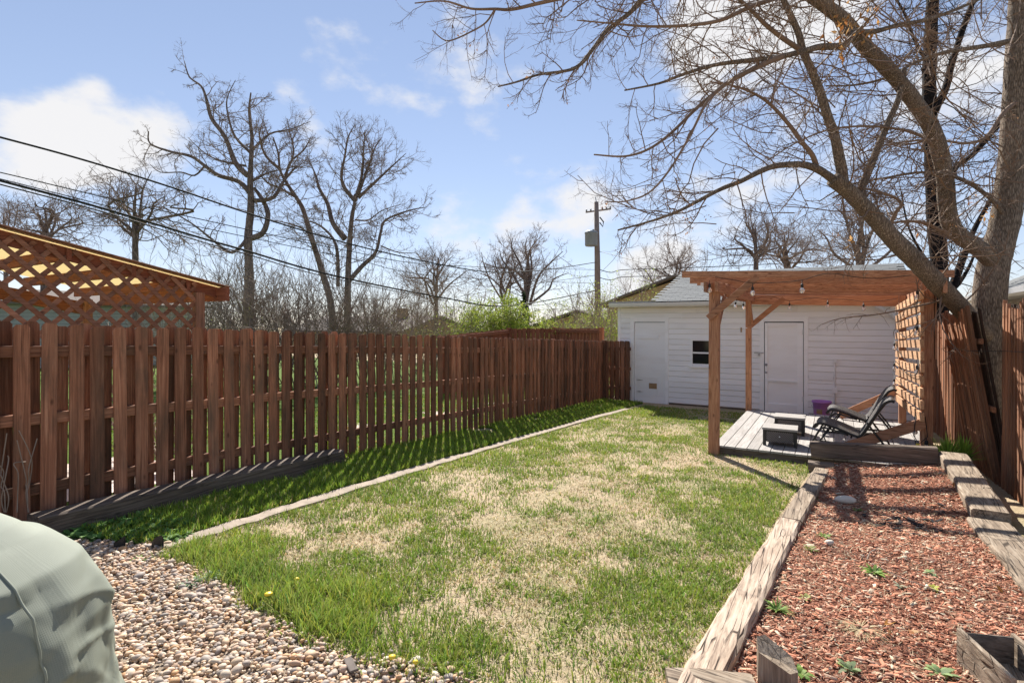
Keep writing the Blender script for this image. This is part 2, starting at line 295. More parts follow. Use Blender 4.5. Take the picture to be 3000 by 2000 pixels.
# ------------------------------------------------------------------ mesh helpers
class MB:
    def __init__(s): s.v = []; s.f = []
    def add(s, vs, fs):
        o = len(s.v); s.v.extend(vs); s.f.extend([tuple(i + o for i in f) for f in fs]); return s
    def box(s, lo, hi):
        x0, y0, z0 = lo; x1, y1, z1 = hi
        return s.add([(x0, y0, z0), (x1, y0, z0), (x1, y1, z0), (x0, y1, z0), (x0, y0, z1), (x1, y0, z1), (x1, y1, z1), (x0, y1, z1)],
                     [(0, 3, 2, 1), (4, 5, 6, 7), (0, 1, 5, 4), (1, 2, 6, 5), (2, 3, 7, 6), (3, 0, 4, 7)])
    def bar(s, p0, p1, wd, ht, up=(0, 0, 1), ch=0.004, n=1, wob=0.0):
        """board from p0 to p1: wd across, ht along up; long edges chamfered; n pieces with uneven wob"""
        p0 = Vector(p0); p1 = Vector(p1); d = (p1 - p0).normalized(); u = Vector(up)
        u = (u - d * u.dot(d))
        if u.length < 1e-4: u = Vector((1, 0, 0)) - d * d.x
        u.normalize(); sd = d.cross(u)
        a, b = wd / 2, ht / 2; c = min(ch, a * .45, b * .45)
        sec = [(-a + c, -b), (a - c, -b), (a, -b + c), (a, b - c), (a - c, b), (-a + c, b), (-a, b - c), (-a, -b + c)]
        vs = []
        for i in range(n + 1):
            q = p0.lerp(p1, i / n)
            for (x, y) in sec:
                k = 1 + (rnd.uniform(-wob, wob) if wob else 0)
                vs.append(tuple(q + sd * (x * k) + u * (y * k)))
        fs = [tuple(range(7, -1, -1)), tuple(range(8 * n, 8 * n + 8))]
        for i in range(n):
            for j in range(8):
                k = (j + 1) % 8; fs.append((i * 8 + j, i * 8 + k, i * 8 + 8 + k, i * 8 + 8 + j))
        return s.add(vs, fs)
    def tube(s, pts, rad, n=6, cap=True):
        pts = [Vector(p) for p in pts]; m = len(pts)
        if isinstance(rad, (int, float)): rad = [rad] * m
        t = (pts[1] - pts[0]).normalized(); u = t.orthogonal().normalized(); vs = []
        for i, p in enumerate(pts):
            if i == 0: d = pts[1] - pts[0]
            elif i == m - 1: d = pts[-1] - pts[-2]
            else: d = pts[i + 1] - pts[i - 1]
            d.normalize(); u = (u - d * u.dot(d)).normalized(); w_ = d.cross(u)
            for j in range(n):
                a = 2 * math.pi * j / n; vs.append(tuple(p + (u * math.cos(a) + w_ * math.sin(a)) * rad[i]))
        fs = []
        for i in range(m - 1):
            for j in range(n):
                k = (j + 1) % n; fs.append((i * n + j, i * n + k, i * n + n + k, i * n + n + j))
        if cap: fs += [tuple(range(n - 1, -1, -1)), tuple(range((m - 1) * n, m * n))]
        return s.add(vs, fs)
    def lathe(s, prof, n=14, c=(0, 0, 0)):
        vs = []; 
        for (r, z) in prof:
            for j in range(n):
                a = 2 * math.pi * j / n; vs.append((c[0] + r * math.cos(a), c[1] + r * math.sin(a), c[2] + z))
        fs = []
        for i in range(len(prof) - 1):
            for j in range(n):
                k = (j + 1) % n; fs.append((i * n + j, i * n + k, i * n + n + k, i * n + n + j))
        fs += [tuple(range(n - 1, -1, -1)), tuple(range((len(prof) - 1) * n, len(prof) * n))]
        return s.add(vs, fs)
    def prism(s, poly, axis, a, b):
        """polygon in the two other axes, extruded along axis from a to b"""
        n = len(poly)
        def mk(p, k):
            return {'x': (k, p[0], p[1]), 'y': (p[0], k, p[1]), 'z': (p[0], p[1], k)}[axis]
        vs = [mk(p, a) for p in poly] + [mk(p, b) for p in poly]
        fs = [tuple(range(n - 1, -1, -1)), tuple(range(n, 2 * n))] + [(i, (i + 1) % n, n + (i + 1) % n, n + i) for i in range(n)]
        return s.add(vs, fs)
    def mesh(s, name, org=(0, 0, 0), smooth=False):
        me = D.meshes.new(name); o = Vector(org)
        me.from_pydata([tuple(Vector(p) - o) for p in s.v], [], s.f); me.update()
        if smooth: me.shade_smooth()
        return me
def link(name, me, m=None, parent=None, loc=None):
    o = D.objects.new(name, me); COL.objects.link(o)
    if m is not None and me is not None and not me.materials: me.materials.append(m if not isinstance(m, str) else MT[m])
    if parent is not None: o.parent = parent
    if loc is not None: o.location = loc
    return o
ORG = {}
def thing(name, label, cat, loc=(0, 0, 0), group=None):
    o = link(name, None, None, None, loc); o['label'] = label; o['category'] = cat
    if group: o['group'] = group
    ORG[o] = Vector(loc); return o
def part(name, mb, m, parent, smooth=False):
    org = ORG[parent]; me = mb.mesh(name, org, smooth); o = link(name, me, m, parent); ORG[o] = org; return o
def solo(name, mb, m, label, cat, group=None, smooth=False, org=(0, 0, 0)):
    o = link(name, mb.mesh(name, org, smooth), m, None, org); o['label'] = label; o['category'] = cat
    if group: o['group'] = group
    ORG[o] = Vector(org); return o
def struct(name, mb, m, smooth=False):
    o = link(name, mb.mesh(name, (0, 0, 0), smooth), m); o['kind'] = 'structure'; ORG[o] = Vector(); return o
def fast_mesh(name, verts, faces, cols=None, smooth=False, m=None):
    """verts (n,3), faces (k, 3 or 4) arrays; cols per-vertex rgb"""
    me = D.meshes.new(name); verts = np.asarray(verts, np.float32); faces = np.asarray(faces, np.int32); k = faces.shape[1]
    me.vertices.add(len(verts)); me.vertices.foreach_set('co', verts.ravel())
    me.loops.add(faces.size); me.loops.foreach_set('vertex_index', faces.ravel())
    me.polygons.add(len(faces)); me.polygons.foreach_set('loop_start', np.arange(0, faces.size, k, dtype=np.int32))
    if smooth: me.polygons.foreach_set('use_smooth', np.ones(len(faces), bool))
    if cols is not None:
        a = me.color_attributes.new('col', 'FLOAT_COLOR', 'POINT')
        c4 = np.ones((len(verts), 4), np.float32); c4[:, :3] = cols; a.data.foreach_set('color', c4.ravel())
    me.update(calc_edges=True); me.validate()
    if m: me.materials.append(m)
    return me
def stuff(name, me, label, cat, parent=None):
    o = link(name, me, None, parent); o['kind'] = 'stuff'
    if parent is None: o['label'] = label; o['category'] = cat
    ORG[o] = Vector(); return o

# ================================================================== GROUND
def pin(px_, py_, poly):
    x = np.asarray(px_); y = np.asarray(py_); ins = np.zeros(x.shape, bool); n = len(poly); j = n - 1
    for i in range(n):
        xi, yi = poly[i]; xj, yj = poly[j]
        c = ((yi > y) != (yj > y)) & (x < (xj - xi) * (y - yi) / (yj - yi + 1e-12) + xi); ins ^= c; j = i
    return ins
Gn = lambda y: -0.04 * np.clip(y, -4.0, 16.0)
ys = [-30, -4, 0, 4, 8, 12, 16, 30, 80, 400]; xs = [-300, -60, -20, -8, 0, 8, 20, 60, 300]
mb = MB()
mb.add([(x, y, G(x, y)) for y in ys for x in xs], [(j * len(xs) + i, j * len(xs) + i + 1, (j + 1) * len(xs) + i + 1, (j + 1) * len(xs) + i) for j in range(len(ys) - 1) for i in range(len(xs) - 1)])
struct('ground', mb, 'ground')
def sheet(name, poly, m, off=0.004, kind='structure'):
    mb = MB(); mb.add([(p[0], p[1], G(p[0], p[1]) + off) for p in poly], [tuple(range(len(poly)))]); return struct(name, mb, m)
# neighbour's lawn and paved strip behind the left fence
mb = MB(); mb.add([(x, y, G(x, y) + 0.004) for y in (-4, 16, 22) for x in (-30, -5.32)], [(0, 1, 3, 2), (2, 3, 5, 4)]); struct('neighbour_lawn', mb, 'nlawn')
mb = MB(); mb.add([(x, y, G(x, y) + 0.009) for y in (-3, 3.2) for x in (-7.4, -5.75)], [(0, 1, 3, 2)]); struct('neighbour_path', mb, 'pinkpave')
for k, (y0, y1) in enumerate(((6.2, 6.6), (8.3, 8.7), (10.4, 10.8))):
    mb = MB(); mb.add([(x, y, G(x, y) + 0.009) for y in (y0, y1) for x in (-7.2, -6.5)], [(0, 1, 3, 2)]); struct('neighbour_stepping_stone', mb, 'pinkpave')

GRAVEL = [PG(*p)[:2] for p in ((150, 1570), (215, 1583), (300, 1590), (420, 1597), (486, 1606), (478, 1640), (560, 1668), (640, 1722), (715, 1785), (850, 1842), (925, 1890), (1000, 1935), (1120, 1962), (1290, 1985), (1450, 2030), (1600, 2300), (400, 2600), (-300, 2300), (-500, 1900), (-100, 1600))]
sheet('gravel_bed', GRAVEL, 'gravelsoil', 0.006)

# concrete edging strip, an uneven kerb set flush with the grass
STR = [PG(*p) for p in ((475, 1606), (700, 1537), (900, 1475), (1100, 1414), (1300, 1353), (1500, 1294), (1700, 1236), (1838, 1199))]
mb = MB(); L_, R_ = [], []
cl = []
for i in range(len(STR) - 1):
    for k in range(6): cl.append(STR[i].lerp(STR[i + 1], k / 6))
cl.append(STR[-1])
for p in cl:
    wl = 0.075 + 0.02 * rnd.uniform(-1, 1); wr = 0.075 + 0.02 * rnd.uniform(-1, 1); h = 0.022 + rnd.uniform(-.004, .004)
    g = G(p.x, p.y); L_.append((p.x - wl, p.y, g + h)); R_.append((p.x + wr, p.y, g + h))
n = len(cl)
mb.add(L_ + R_ + [(x, y, z - .06) for x, y, z in L_] + [(x, y, z - .06) for x, y, z in R_],
       [(i, n + i, n + i + 1, i + 1) for i in range(n - 1)] + [(2 * n + i, i, i + 1, 2 * n + i + 1) for i in range(n - 1)] + [(n + i, 3 * n + i, 3 * n + i + 1, n + i + 1) for i in range(n - 1)])
struct('concrete_edging', mb, 'concrete')
STRX = lambda y: np.interp(y, [p.y for p in STR], [p.x for p in STR])

# mulch bed surface
TLX = lambda y: np.interp(y, [2.0, 2.6, 5.05, 7.5], [-0.52, -0.44, -0.30, -0.10])      # centre of the left timber
def bedz(x, y):
    k = np.clip((y - 5.6) / 1.7, 0, 1); k = k * k * (3 - 2 * k)
    return Gn(y) + 0.012 + k * (0.06 + 0.13 * np.clip((x + .1) / 1.1, 0, 1)) + 0.018 * (vnoise(x + 9, y, 2.3, 2) - .5)
bx = np.linspace(-0.62, 1.25, 40); by = np.linspace(1.2, 7.62, 110); BX, BY = np.meshgrid(bx, by)
vs = np.stack([BX, BY, bedz(BX, BY)], -1).reshape(-1, 3)
i = np.arange(39)[None, :] + 40 * np.arange(109)[:, None]
fs = np.stack([i, i + 1, i + 41, i + 40], -1).reshape(-1, 4)
keep = vs[fs].mean(1); keep = keep[:, 0] > TLX(keep[:, 1]) - 0.02
o = link('mulch_bed', fast_mesh('mulch_bed', vs, fs[keep], None, True, MT['mulchsoil'])); o['kind'] = 'structure'

# ------------------------------------------------------------------ grass blades
def blades(x, y, z, h, wd, lean, col0, col1, az=None):
    n = len(x); az = nr.uniform(0, 2 * np.pi, n) if az is None else az
    la = nr.uniform(0, 2 * np.pi, n); ca, sa = np.cos(az), np.sin(az); lx, ly = np.cos(la), np.sin(la)
    v = np.zeros((n, 5, 3), np.float32)
    hz = h * np.sqrt(np.maximum(0.02, 1 - lean ** 2))
    for k, (f, ww, lf) in enumerate(((0, 1, 0), (0, -1, 0), (.55, .8, .35), (.55, -.8, .35), (1, 0, 1))):
        v[:, k, 0] = x + ca * wd * ww / 2 + lx * lean * h * lf
        v[:, k, 1] = y + sa * wd * ww / 2 + ly * lean * h * lf
        v[:, k, 2] = z + hz * (f if k < 4 else 1 - .12 * lean)
    f = (np.arange(n)[:, None, None] * 5 + np.array([[0, 1, 3], [0, 3, 2], [2, 3, 4]])[None]).reshape(-1, 3)
    c = np.zeros((n, 5, 3), np.float32)
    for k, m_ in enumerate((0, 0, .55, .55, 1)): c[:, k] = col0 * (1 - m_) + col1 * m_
    return v.reshape(-1, 3), f, c.reshape(-1, 3)
def cat_meshes(parts):
    V, Fc, Cc, o = [], [], [], 0
    for v, f, c in parts: V.append(v); Fc.append(f + o); Cc.append(c); o += len(v)
    return np.concatenate(V), np.concatenate(Fc), np.concatenate(Cc)
def depth(x, y): return -x * S + y * C
def blob(x, y, px, py, r, el=1.0):
    p = PG(px, py); return np.exp(-(((x - p.x) / r) ** 2 + ((y - p.y) / (r * el)) ** 2))
def greenness(x, y):
    g = 0.45 + 1.0 * (vnoise(x, y, 1.1, 4) - .42) + 1.5 * (vnoise(x + 31, y + 7, 4.2, 3) - .5) + .5 * (vnoise(x + 3, y + 77, 13.0, 2) - .5)
    g += 0.55 * np.exp(-((x - STRX(y) - .1) / .42) ** 2)
    for p in ((700, 1680, .35, 1), (900, 1800, .35, 1), (1150, 1880, .35, .8), (1000, 1750, .3, 1), (1900, 1700, .34, 1.2), (2130, 1500, .42, 1.2), (1900, 1215, .9, .7), (1650, 1290, .8, .9), (2200, 1450, .35, 1), (1480, 1330, .6, 1), (1950, 1800, .3, 1), (1400, 1950, .22, .7), (700, 1600, .3, .8)):
        g += 0.62 * blob(x, y, *p[:3], p[3])
    for p in ((1750, 1420, .65, 1.2), (1500, 1530, .5, 1), (1680, 1570, .45, .9), (1430, 1720, .4, 1), (1050, 1560, .3, 1.2), (830, 1650, .22, 1), (1980, 1340, .5, .8), (2200, 1370, .45, .6), (2010, 1860, .3, 1), (1700, 1880, .3, .8), (1100, 1620, .3, .6)):
        g -= 0.55 * blob(x, y, *p[:3], p[3])
    return g
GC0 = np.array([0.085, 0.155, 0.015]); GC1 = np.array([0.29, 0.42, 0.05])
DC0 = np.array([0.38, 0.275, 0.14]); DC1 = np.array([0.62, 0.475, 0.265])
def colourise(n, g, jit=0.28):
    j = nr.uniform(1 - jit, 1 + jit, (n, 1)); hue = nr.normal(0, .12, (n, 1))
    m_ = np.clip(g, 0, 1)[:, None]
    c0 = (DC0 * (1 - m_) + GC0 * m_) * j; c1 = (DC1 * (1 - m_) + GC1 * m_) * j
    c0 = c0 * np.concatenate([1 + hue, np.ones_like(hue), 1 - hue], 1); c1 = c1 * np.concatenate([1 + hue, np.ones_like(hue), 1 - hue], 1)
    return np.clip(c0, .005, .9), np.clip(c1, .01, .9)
def on_deck(x, y): return (x > -1.46) & (y > 7.72)
# main lawn
n = 400000
x = nr.uniform(-4.05, -0.1, n); y = nr.uniform(1.6, 13.1, n); t = depth(x, y)
bare = (vnoise(x + 60, y + 21, 1.7, 3) > .63) | (vnoise(x + 160, y + 21, 5.0, 2) > .74)
ok = (x > STRX(y) + .07 + .05 * vnoise(x, y * 3, 3, 1)) & (x < TLX(y) - .12) & ~pin(x + .22 * (vnoise(x, y, 4, 2) - .5) + nr.normal(0, .02, n), y + .22 * (vnoise(x + 50, y, 4, 2) - .5) + nr.normal(0, .03, n), GRAVEL) & ~on_deck(x, y) & (~bare | (nr.random(n) < .35)) & (t > 1.8) & ((y < 12.75) | (x < -4.2))
ok &= nr.random(n) < np.minimum(1, (3.0 / np.maximum(t, .5)) ** 1.15)
x, y, t = x[ok], y[ok], t[ok]; g = greenness(x, y); n = len(x)
isg = nr.random(n) < np.clip(g * 1.05 + .14, 0.05, .97)
keep = nr.random(n) < np.where(isg, 1.0, .62); x, y, t, g, isg = x[keep], y[keep], t[keep], g[keep], isg[keep]; n = len(x)
edge = np.zeros(n)
for p in ((700, 1680, .3), (800, 1770, .3), (950, 1840, .32), (1120, 1900, .3), (560, 1630, .25), (1000, 1780, .3)): edge = np.maximum(edge, blob(x, y, *p))
hh = np.where(isg, nr.uniform(.022, .058, n) * (0.75 + .5 * np.clip(g, 0, 1.3)) + edge * nr.uniform(.02, .075, n), nr.uniform(.015, .045, n))
lean = np.where(isg, nr.uniform(.15, .85, n), nr.uniform(.6, .985, n)); wd = np.where(isg, .0042, .0036) * (1 + t / 7.0)
c0, c1 = colourise(n, np.where(isg, .62 + .45 * nr.random(n), nr.uniform(-.1, .3, n)))
pt = (vnoise(x + 90, y + 40, 2.6, 2) - .5)[:, None] * np.array([.5, .35, .2]) + 1; c0 = c0 * pt; c1 = np.clip(c1 * pt, 0, .9)
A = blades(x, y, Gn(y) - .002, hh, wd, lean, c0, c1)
# flat straw litter over the whole lawn
n = 60000; x = nr.uniform(-4.0, -0.15, n); y = nr.uniform(1.6, 12.9, n); t = depth(x, y)
ok = (x > STRX(y) + .02) & (x < TLX(y) - .1) & ~pin(x, y, GRAVEL) & ~on_deck(x, y) & (t > 1.8) & (nr.random(n) < np.minimum(1, (3.4 / t) ** 1.1))
x, y, t = x[ok], y[ok], t[ok]; n = len(x); pale = nr.uniform(.6, 1.35, (n, 1)) * np.array([0.54, 0.43, 0.275])
Bm = blades(x, y, Gn(y) + nr.uniform(.004, .016, n), nr.uniform(.02, .07, n), .0035 * (1 + t / 7), np.full(n, .997), np.clip(pale, 0, .85), np.clip(pale * 1.1, 0, .85))
tx_, ty_ = [], []
for k in range(420):
    q = PG(rnd.uniform(560, 2250), rnd.uniform(1230, 1990))
    if q.x < STRX(q.y) + .1 or q.x > TLX(q.y) - .14 or pin(np.array([q.x]), np.array([q.y]), GRAVEL)[0] or on_deck(q.x, q.y): continue
    m_ = int(rnd.uniform(20, 90)); r_ = rnd.uniform(.03, .11); tx_.append(q.x + nr.normal(0, r_, m_)); ty_.append(q.y + nr.normal(0, r_, m_))
x = np.concatenate(tx_); y = np.concatenate(ty_); n = len(x); t = depth(x, y); c0, c1 = colourise(n, .85 + .3 * nr.random(n))
Tm = blades(x, y, Gn(y) - .002, nr.uniform(.022, .062, n), .0042 * (1 + t / 7), nr.uniform(.3, .93, n), c0, c1)
V, Fc, Cc = cat_meshes([A, Bm, Tm]); stuff('lawn_grass', fast_mesh('lawn_grass', V, Fc, Cc, False, MT['grass']), 'patchy lawn of green tufts and dry straw across the middle of the yard', 'grass')
# lush strip along the fence
n = 160000; x = nr.uniform(-5.22, -3.95, n); y = nr.uniform(1.75, 13.2, n); t = depth(x, y)
ok = (x < STRX(y) - .06 - .05 * vnoise(x, y * 3, 3, 1)) & ~pin(x, y, GRAVEL) & (nr.random(n) < np.minimum(1, (4.4 / t) ** 1.0))
bare = (vnoise(x + 3, y, 2.2, 3) < .33) & (x < -4.7)
ok &= ~bare
x, y, t = x[ok], y[ok], t[ok]; n = len(x)
c0, c1 = colourise(n, np.where(nr.random(n) < .93, .85 + .25 * nr.random(n), .1))
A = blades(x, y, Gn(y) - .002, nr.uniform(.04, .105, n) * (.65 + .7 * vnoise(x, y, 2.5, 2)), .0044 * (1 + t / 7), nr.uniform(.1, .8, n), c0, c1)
stuff('fence_strip_grass', fast_mesh('fence_strip_grass', *A, False, MT['grass']), 'lush green grass strip between brown fence and concrete edging', 'grass')
# neighbour's grass just behind the fence, seen through the gaps
n = 34000; x = nr.uniform(-9.5, -5.3, n); y = nr.uniform(3.0, 16.0, n); t = depth(x, y)
ok = ~((x > -7.45) & (y < 4.65)); x, y, t = x[ok], y[ok], t[ok]; n = len(x); c0, c1 = colourise(n, np.where(nr.random(n) < .85, .85 + .2 * nr.random(n), .1))
stuff('neighbour_grass', fast_mesh('neighbour_grass', *blades(x, y, Gn(y) + .003, nr.uniform(.03, .07, n), .012 + 0 * t, nr.uniform(.1, .8, n), c0, c1), False, MT['grass']), 'sunlit green grass of the next yard seen through the fence gaps', 'grass')

# ------------------------------------------------------------------ pebbles
def ico(sub=2):
    import bmesh
    b = bmesh.new(); bmesh.ops.create_icosphere(b, subdivisions=sub, radius=1.0); b.verts.ensure_lookup_table()
    v = np.array([q.co[:] for q in b.verts]); f = np.array([[q.index for q in fc.verts] for fc in b.faces]); b.free(); return v, f
IVS = {1: ico(1), 2: ico(2)}
def lumps(pos, size, flat, cols, rough=.18, sub=2):
    IV, IF = IVS[sub]; n = len(pos); V = np.zeros((n, len(IV), 3), np.float32); var = []
    for k in range(14):
        d = nr.normal(0, 1, (5, 3)); d /= np.linalg.norm(d, axis=1)[:, None]; a = nr.uniform(-rough, rough, 5)
        s = 1 + sum(a[q] * np.maximum(0, IV @ d[q]) ** 1.5 for q in range(5)); var.append(IV * s[:, None])
    var = np.array(var); kid = nr.integers(0, 14, n)
    sc = np.stack([size * nr.uniform(.85, 1.25, n), size * nr.uniform(.6, .95, n), size * flat], -1)
    az = nr.uniform(0, 2 * np.pi, n); tl = nr.normal(0, .28, n)
    p = var[kid] * sc[:, None, :]
    x = p[..., 0] * np.cos(tl)[:, None] - p[..., 2] * np.sin(tl)[:, None]; z = p[..., 0] * np.sin(tl)[:, None] + p[..., 2] * np.cos(tl)[:, None]; y = p[..., 1]
    V[..., 0] = x * np.cos(az)[:, None] - y * np.sin(az)[:, None] + pos[:, None, 0]
    V[..., 1] = x * np.sin(az)[:, None] + y * np.cos(az)[:, None] + pos[:, None, 1]; V[..., 2] = z + pos[:, None, 2]
    f = (np.arange(n)[:, None, None] * len(IV) + IF[None]).reshape(-1, 3)
    c = np.repeat(cols, len(IV), 0)
    return V.reshape(-1, 3), f, c
PAL = np.array([(.66, .50, .36), (.70, .56, .43), (.60, .43, .30), (.52, .44, .38), (.44, .38, .35), (.72, .62, .52), (.64, .40, .23), (.50, .35, .26), (.36, .32, .30), (.68, .50, .40)])
n = 29000; x = nr.uniform(-4.6, -1.2, n); y = nr.uniform(.4, 2.6, n); t = depth(x, y); pxx = CX + F * (x * C + y * S) / np.maximum(t, .1)
ok = pin(x + .16 * (vnoise(x, y, 5, 2) - .5) + nr.normal(0, .025, n), y + .16 * (vnoise(x + 50, y, 5, 2) - .5) + nr.normal(0, .025, n), GRAVEL) & (t > 1.7) & (pxx > 150) & (pxx < 1600); x, y = x[ok], y[ok]; n = len(x)
sz = np.clip(nr.lognormal(np.log(.0104), .38, n), .004, .030); lay = nr.uniform(0, .014, n)
cols = PAL[nr.integers(0, len(PAL), n)] * nr.uniform(.6, .96, (n, 1)) * np.array([1.02, .96, .87])
bigp = sz > .0115; pos_ = np.stack([x, y, Gn(y) + .010 + lay], -1); fl_ = nr.uniform(.42, .72, n)
V, Fc, Cc = cat_meshes([lumps(pos_[q], sz[q], fl_[q], cols[q], .18, sb) for q, sb in ((bigp, 2), (~bigp, 1))])
print('pebbles', n)
stuff('river_gravel', fast_mesh('river_gravel', V, Fc, Cc, True, MT['stone']), 'tan and grey river pebbles spread in the lower left corner', 'gravel')

# ------------------------------------------------------------------ bark mulch chips
n = 48000; x = nr.uniform(-.6, 1.22, n); y = nr.uniform(1.9, 7.55, n); t = depth(x, y)
ok = (x > TLX(y) + .05) & (t > 1.6) & (nr.random(n) < np.minimum(1, (3.2 / t) ** .8)); x, y, t = x[ok], y[ok], t[ok]; n = len(x); print('chips', n)
ln = np.clip(nr.lognormal(np.log(.0135), .62, n), .004, .06) * (1 + .03 * t); wd = ln * nr.uniform(.16, .5, n); th = nr.uniform(.002, .005, n)
az = nr.normal(0, .9, n) + TH; tx = nr.normal(0, .22, n); roll = nr.normal(0, .35, n)
cub = np.array([(-1, -.6, -1), (1, -.9, -1), (.8, .9, -1), (-.75, .7, -1), (-.9, -.5, 1), (1.0, -.7, 1), (.7, .8, 1), (-.85, .8, 1)]) * .5
p = cub[None] * np.stack([ln, wd, th], -1)[:, None, :] * nr.uniform(.75, 1.25, (n, 8, 1))
y1 = p[..., 1] * np.cos(roll)[:, None] - p[..., 2] * np.sin(roll)[:, None]; z1 = p[..., 1] * np.sin(roll)[:, None] + p[..., 2] * np.cos(roll)[:, None]
x2 = p[..., 0] * np.cos(tx)[:, None] - z1 * np.sin(tx)[:, None]; z2 = p[..., 0] * np.sin(tx)[:, None] + z1 * np.cos(tx)[:, None]
V = np.stack([x2 * np.cos(az)[:, None] - y1 * np.sin(az)[:, None] + x[:, None], x2 * np.sin(az)[:, None] + y1 * np.cos(az)[:, None] + y[:, None], z2 + (bedz(x, y) + nr.uniform(.002, .018, n))[:, None]], -1)
fs = np.array([(4, 5, 6, 7), (0, 1, 5, 4), (1, 2, 6, 5), (2, 3, 7, 6), (3, 0, 4, 7)])
MP = np.array([(.54, .235, .145), (.60, .32, .215), (.46, .185, .11), (.62, .41, .29), (.66, .52, .38), (.34, .165, .105), (.55, .25, .15), (.64, .54, .39)])
cols = np.repeat(MP[nr.choice(8, n, p=[.24, .17, .18, .10, .06, .10, .1, .05])] * nr.uniform(.6, 1.1, (n, 1)), 8, 0)
m2 = 9000; lx = nr.uniform(-.5, 1.15, m2); ly = nr.uniform(2.0, 7.5, m2); k_ = (lx > TLX(ly) + .07) & (nr.random(m2) < .25 + .9 * vnoise(lx + 5, ly, 2.0, 2) ** 2); lx, ly = lx[k_], ly[k_]; m2 = len(lx)
lc = nr.uniform(.55, 1.2, (m2, 1)) * np.array([.58, .45, .29]); Lt = blades(lx, ly, bedz(lx, ly) + nr.uniform(.012, .028, m2), nr.uniform(.02, .08, m2), .003 * (1 + depth(lx, ly) / 6), np.full(m2, .99), lc, np.clip(lc * 1.1, 0, .9))
stuff('straw_litter', fast_mesh('straw_litter', *Lt, False, MT['grass']), 'fine dry straw litter mixed over the red mulch', 'straw')
stuff('bark_mulch', fast_mesh('bark_mulch', V.reshape(-1, 3), (np.arange(n)[:, None, None] * 8 + fs[None]).reshape(-1, 4), cols, False, MT['chip']), 'red bark mulch chips filling the timber edged garden bed', 'mulch')

# ================================================================== LEFT FENCE
def picket_mesh(name, h, wd=0.095, th=0.018, ear=0.022, seed=0, m='fence_z', bend=0.0):
    r = random.Random(seed); a = wd / 2; segs = 4; vs = []; 
    prof = [(-a, 0), (a, 0)]
    cols = []
    for k in range(segs + 1):
        z = (h - ear) * k / segs; ox = bend * math.sin(k / segs * 2.2) + r.uniform(-.0015, .0015); oy = r.uniform(-.002, .002)
        cols.append([(oy - th / 2, -a + ox, z), (oy + th / 2, -a + ox, z), (oy + th / 2, a + ox, z), (oy - th / 2, a + ox, z)])
    b = a - ear * .8; ox = cols[-1][0][1] + a
    cols.append([(-th / 2, -b + ox, h), (th / 2, -b + ox, h), (th / 2, b + ox, h), (-th / 2, b + ox, h)])
    mb = MB(); fs = [(3, 2, 1, 0)]; n = len(cols)
    for c_ in cols: vs += c_
    for k in range(n - 1):
        for j in range(4):
            q = (j + 1) % 4; fs.append((k * 4 + j, k * 4 + q, k * 4 + 4 + q, k * 4 + 4 + j))
    fs.append(tuple((n - 1) * 4 + j for j in range(4)))
    mb.add(vs, fs); me = mb.mesh(name); me.materials.append(MT[m]); return me
FXL = -5.2
fence = thing('picket_fence', 'long dark brown board on board fence along the left side of the yard', 'fence', (FXL, 0.9, G(0, 0.9)))
PM = [picket_mesh('picket', 1.535, seed=q, bend=rnd.uniform(-.008, .008)) for q in range(7)]
def fy(y): return G(0, y)
yk = 0.72; k = 0; SP = 0.159
def put(me, x, y, z, rx=0.0, rz=0.0, ry=0.0, parent=fence, name='picket', sc=None):
    o = link(name, me, None, parent); o.location = Vector((x, y, z)) - ORG[parent]; o.rotation_euler = (rx, ry, rz)
    if sc: o.scale = sc
    return o
while yk < 13.25:
    j = rnd.uniform(-.012, .012)
    put(PM[rnd.randrange(7)], FXL + .034, yk + j, fy(yk) + .012 + rnd.uniform(-.012, .02), rnd.gauss(0, .006), 0, rnd.gauss(0, .004))
    put(PM[rnd.randrange(7)], FXL - .034, yk + SP / 2 + rnd.uniform(-.012, .012), fy(yk) + .012 + rnd.uniform(-.012, .02), rnd.gauss(0, .006), 0, rnd.gauss(0, .004))
    yk += SP
for a in (0.9, 3.3, 5.7, 8.1, 10.5):
    b = min(a + 2.4, 13.2)
    for hgt in (.30, .83, 1.34):
        dz = rnd.uniform(-.012, .012)
        part('rail', MB().bar((FXL, a + .002, fy(a) + hgt + dz), (FXL, b - .002, fy(b) + hgt + rnd.uniform(-.012, .012)), .046, .085, n=1), 'fence_y', fence)
for a in (3.3, 5.7, 8.1, 10.5, 13.15):
    part('post', MB().bar((FXL - .001, a, fy(a) - .1), (FXL - .001, a, fy(a) + 1.46), .044, .086, up=(0, 1, 0)), 'fence_z', fence)
# short return from the corner to the garage
rfence = thing('picket_fence', 'short dark brown fence return joining the long fence to the white garage', 'fence', (-5.1, 13.3, G(0, 13.3)))
for k in range(5):
    put(PM[k], -5.08 + k * .14, 13.30 - .02, fy(13.3) + .03, 0, R(90) + rnd.gauss(0, .02), 0, rfence)
    if k < 4: put(PM[k + 2], -5.01 + k * .14, 13.38, fy(13.3) + .03, 0, R(90), 0, rfence)
for hgt in (.35, .85, 1.36): part('rail', MB().bar((-5.16, 13.325, fy(13.3) + hgt), (-4.46, 13.325, fy(13.3) + hgt), .05, .08), 'fence_x', rfence)
part('post', MB().bar((-5.16, 13.26, fy(13.3) - .1), (-5.16, 13.26, fy(13.3) + 1.58), .09, .09, up=(1, 0, 0)), 'fence_z', rfence)

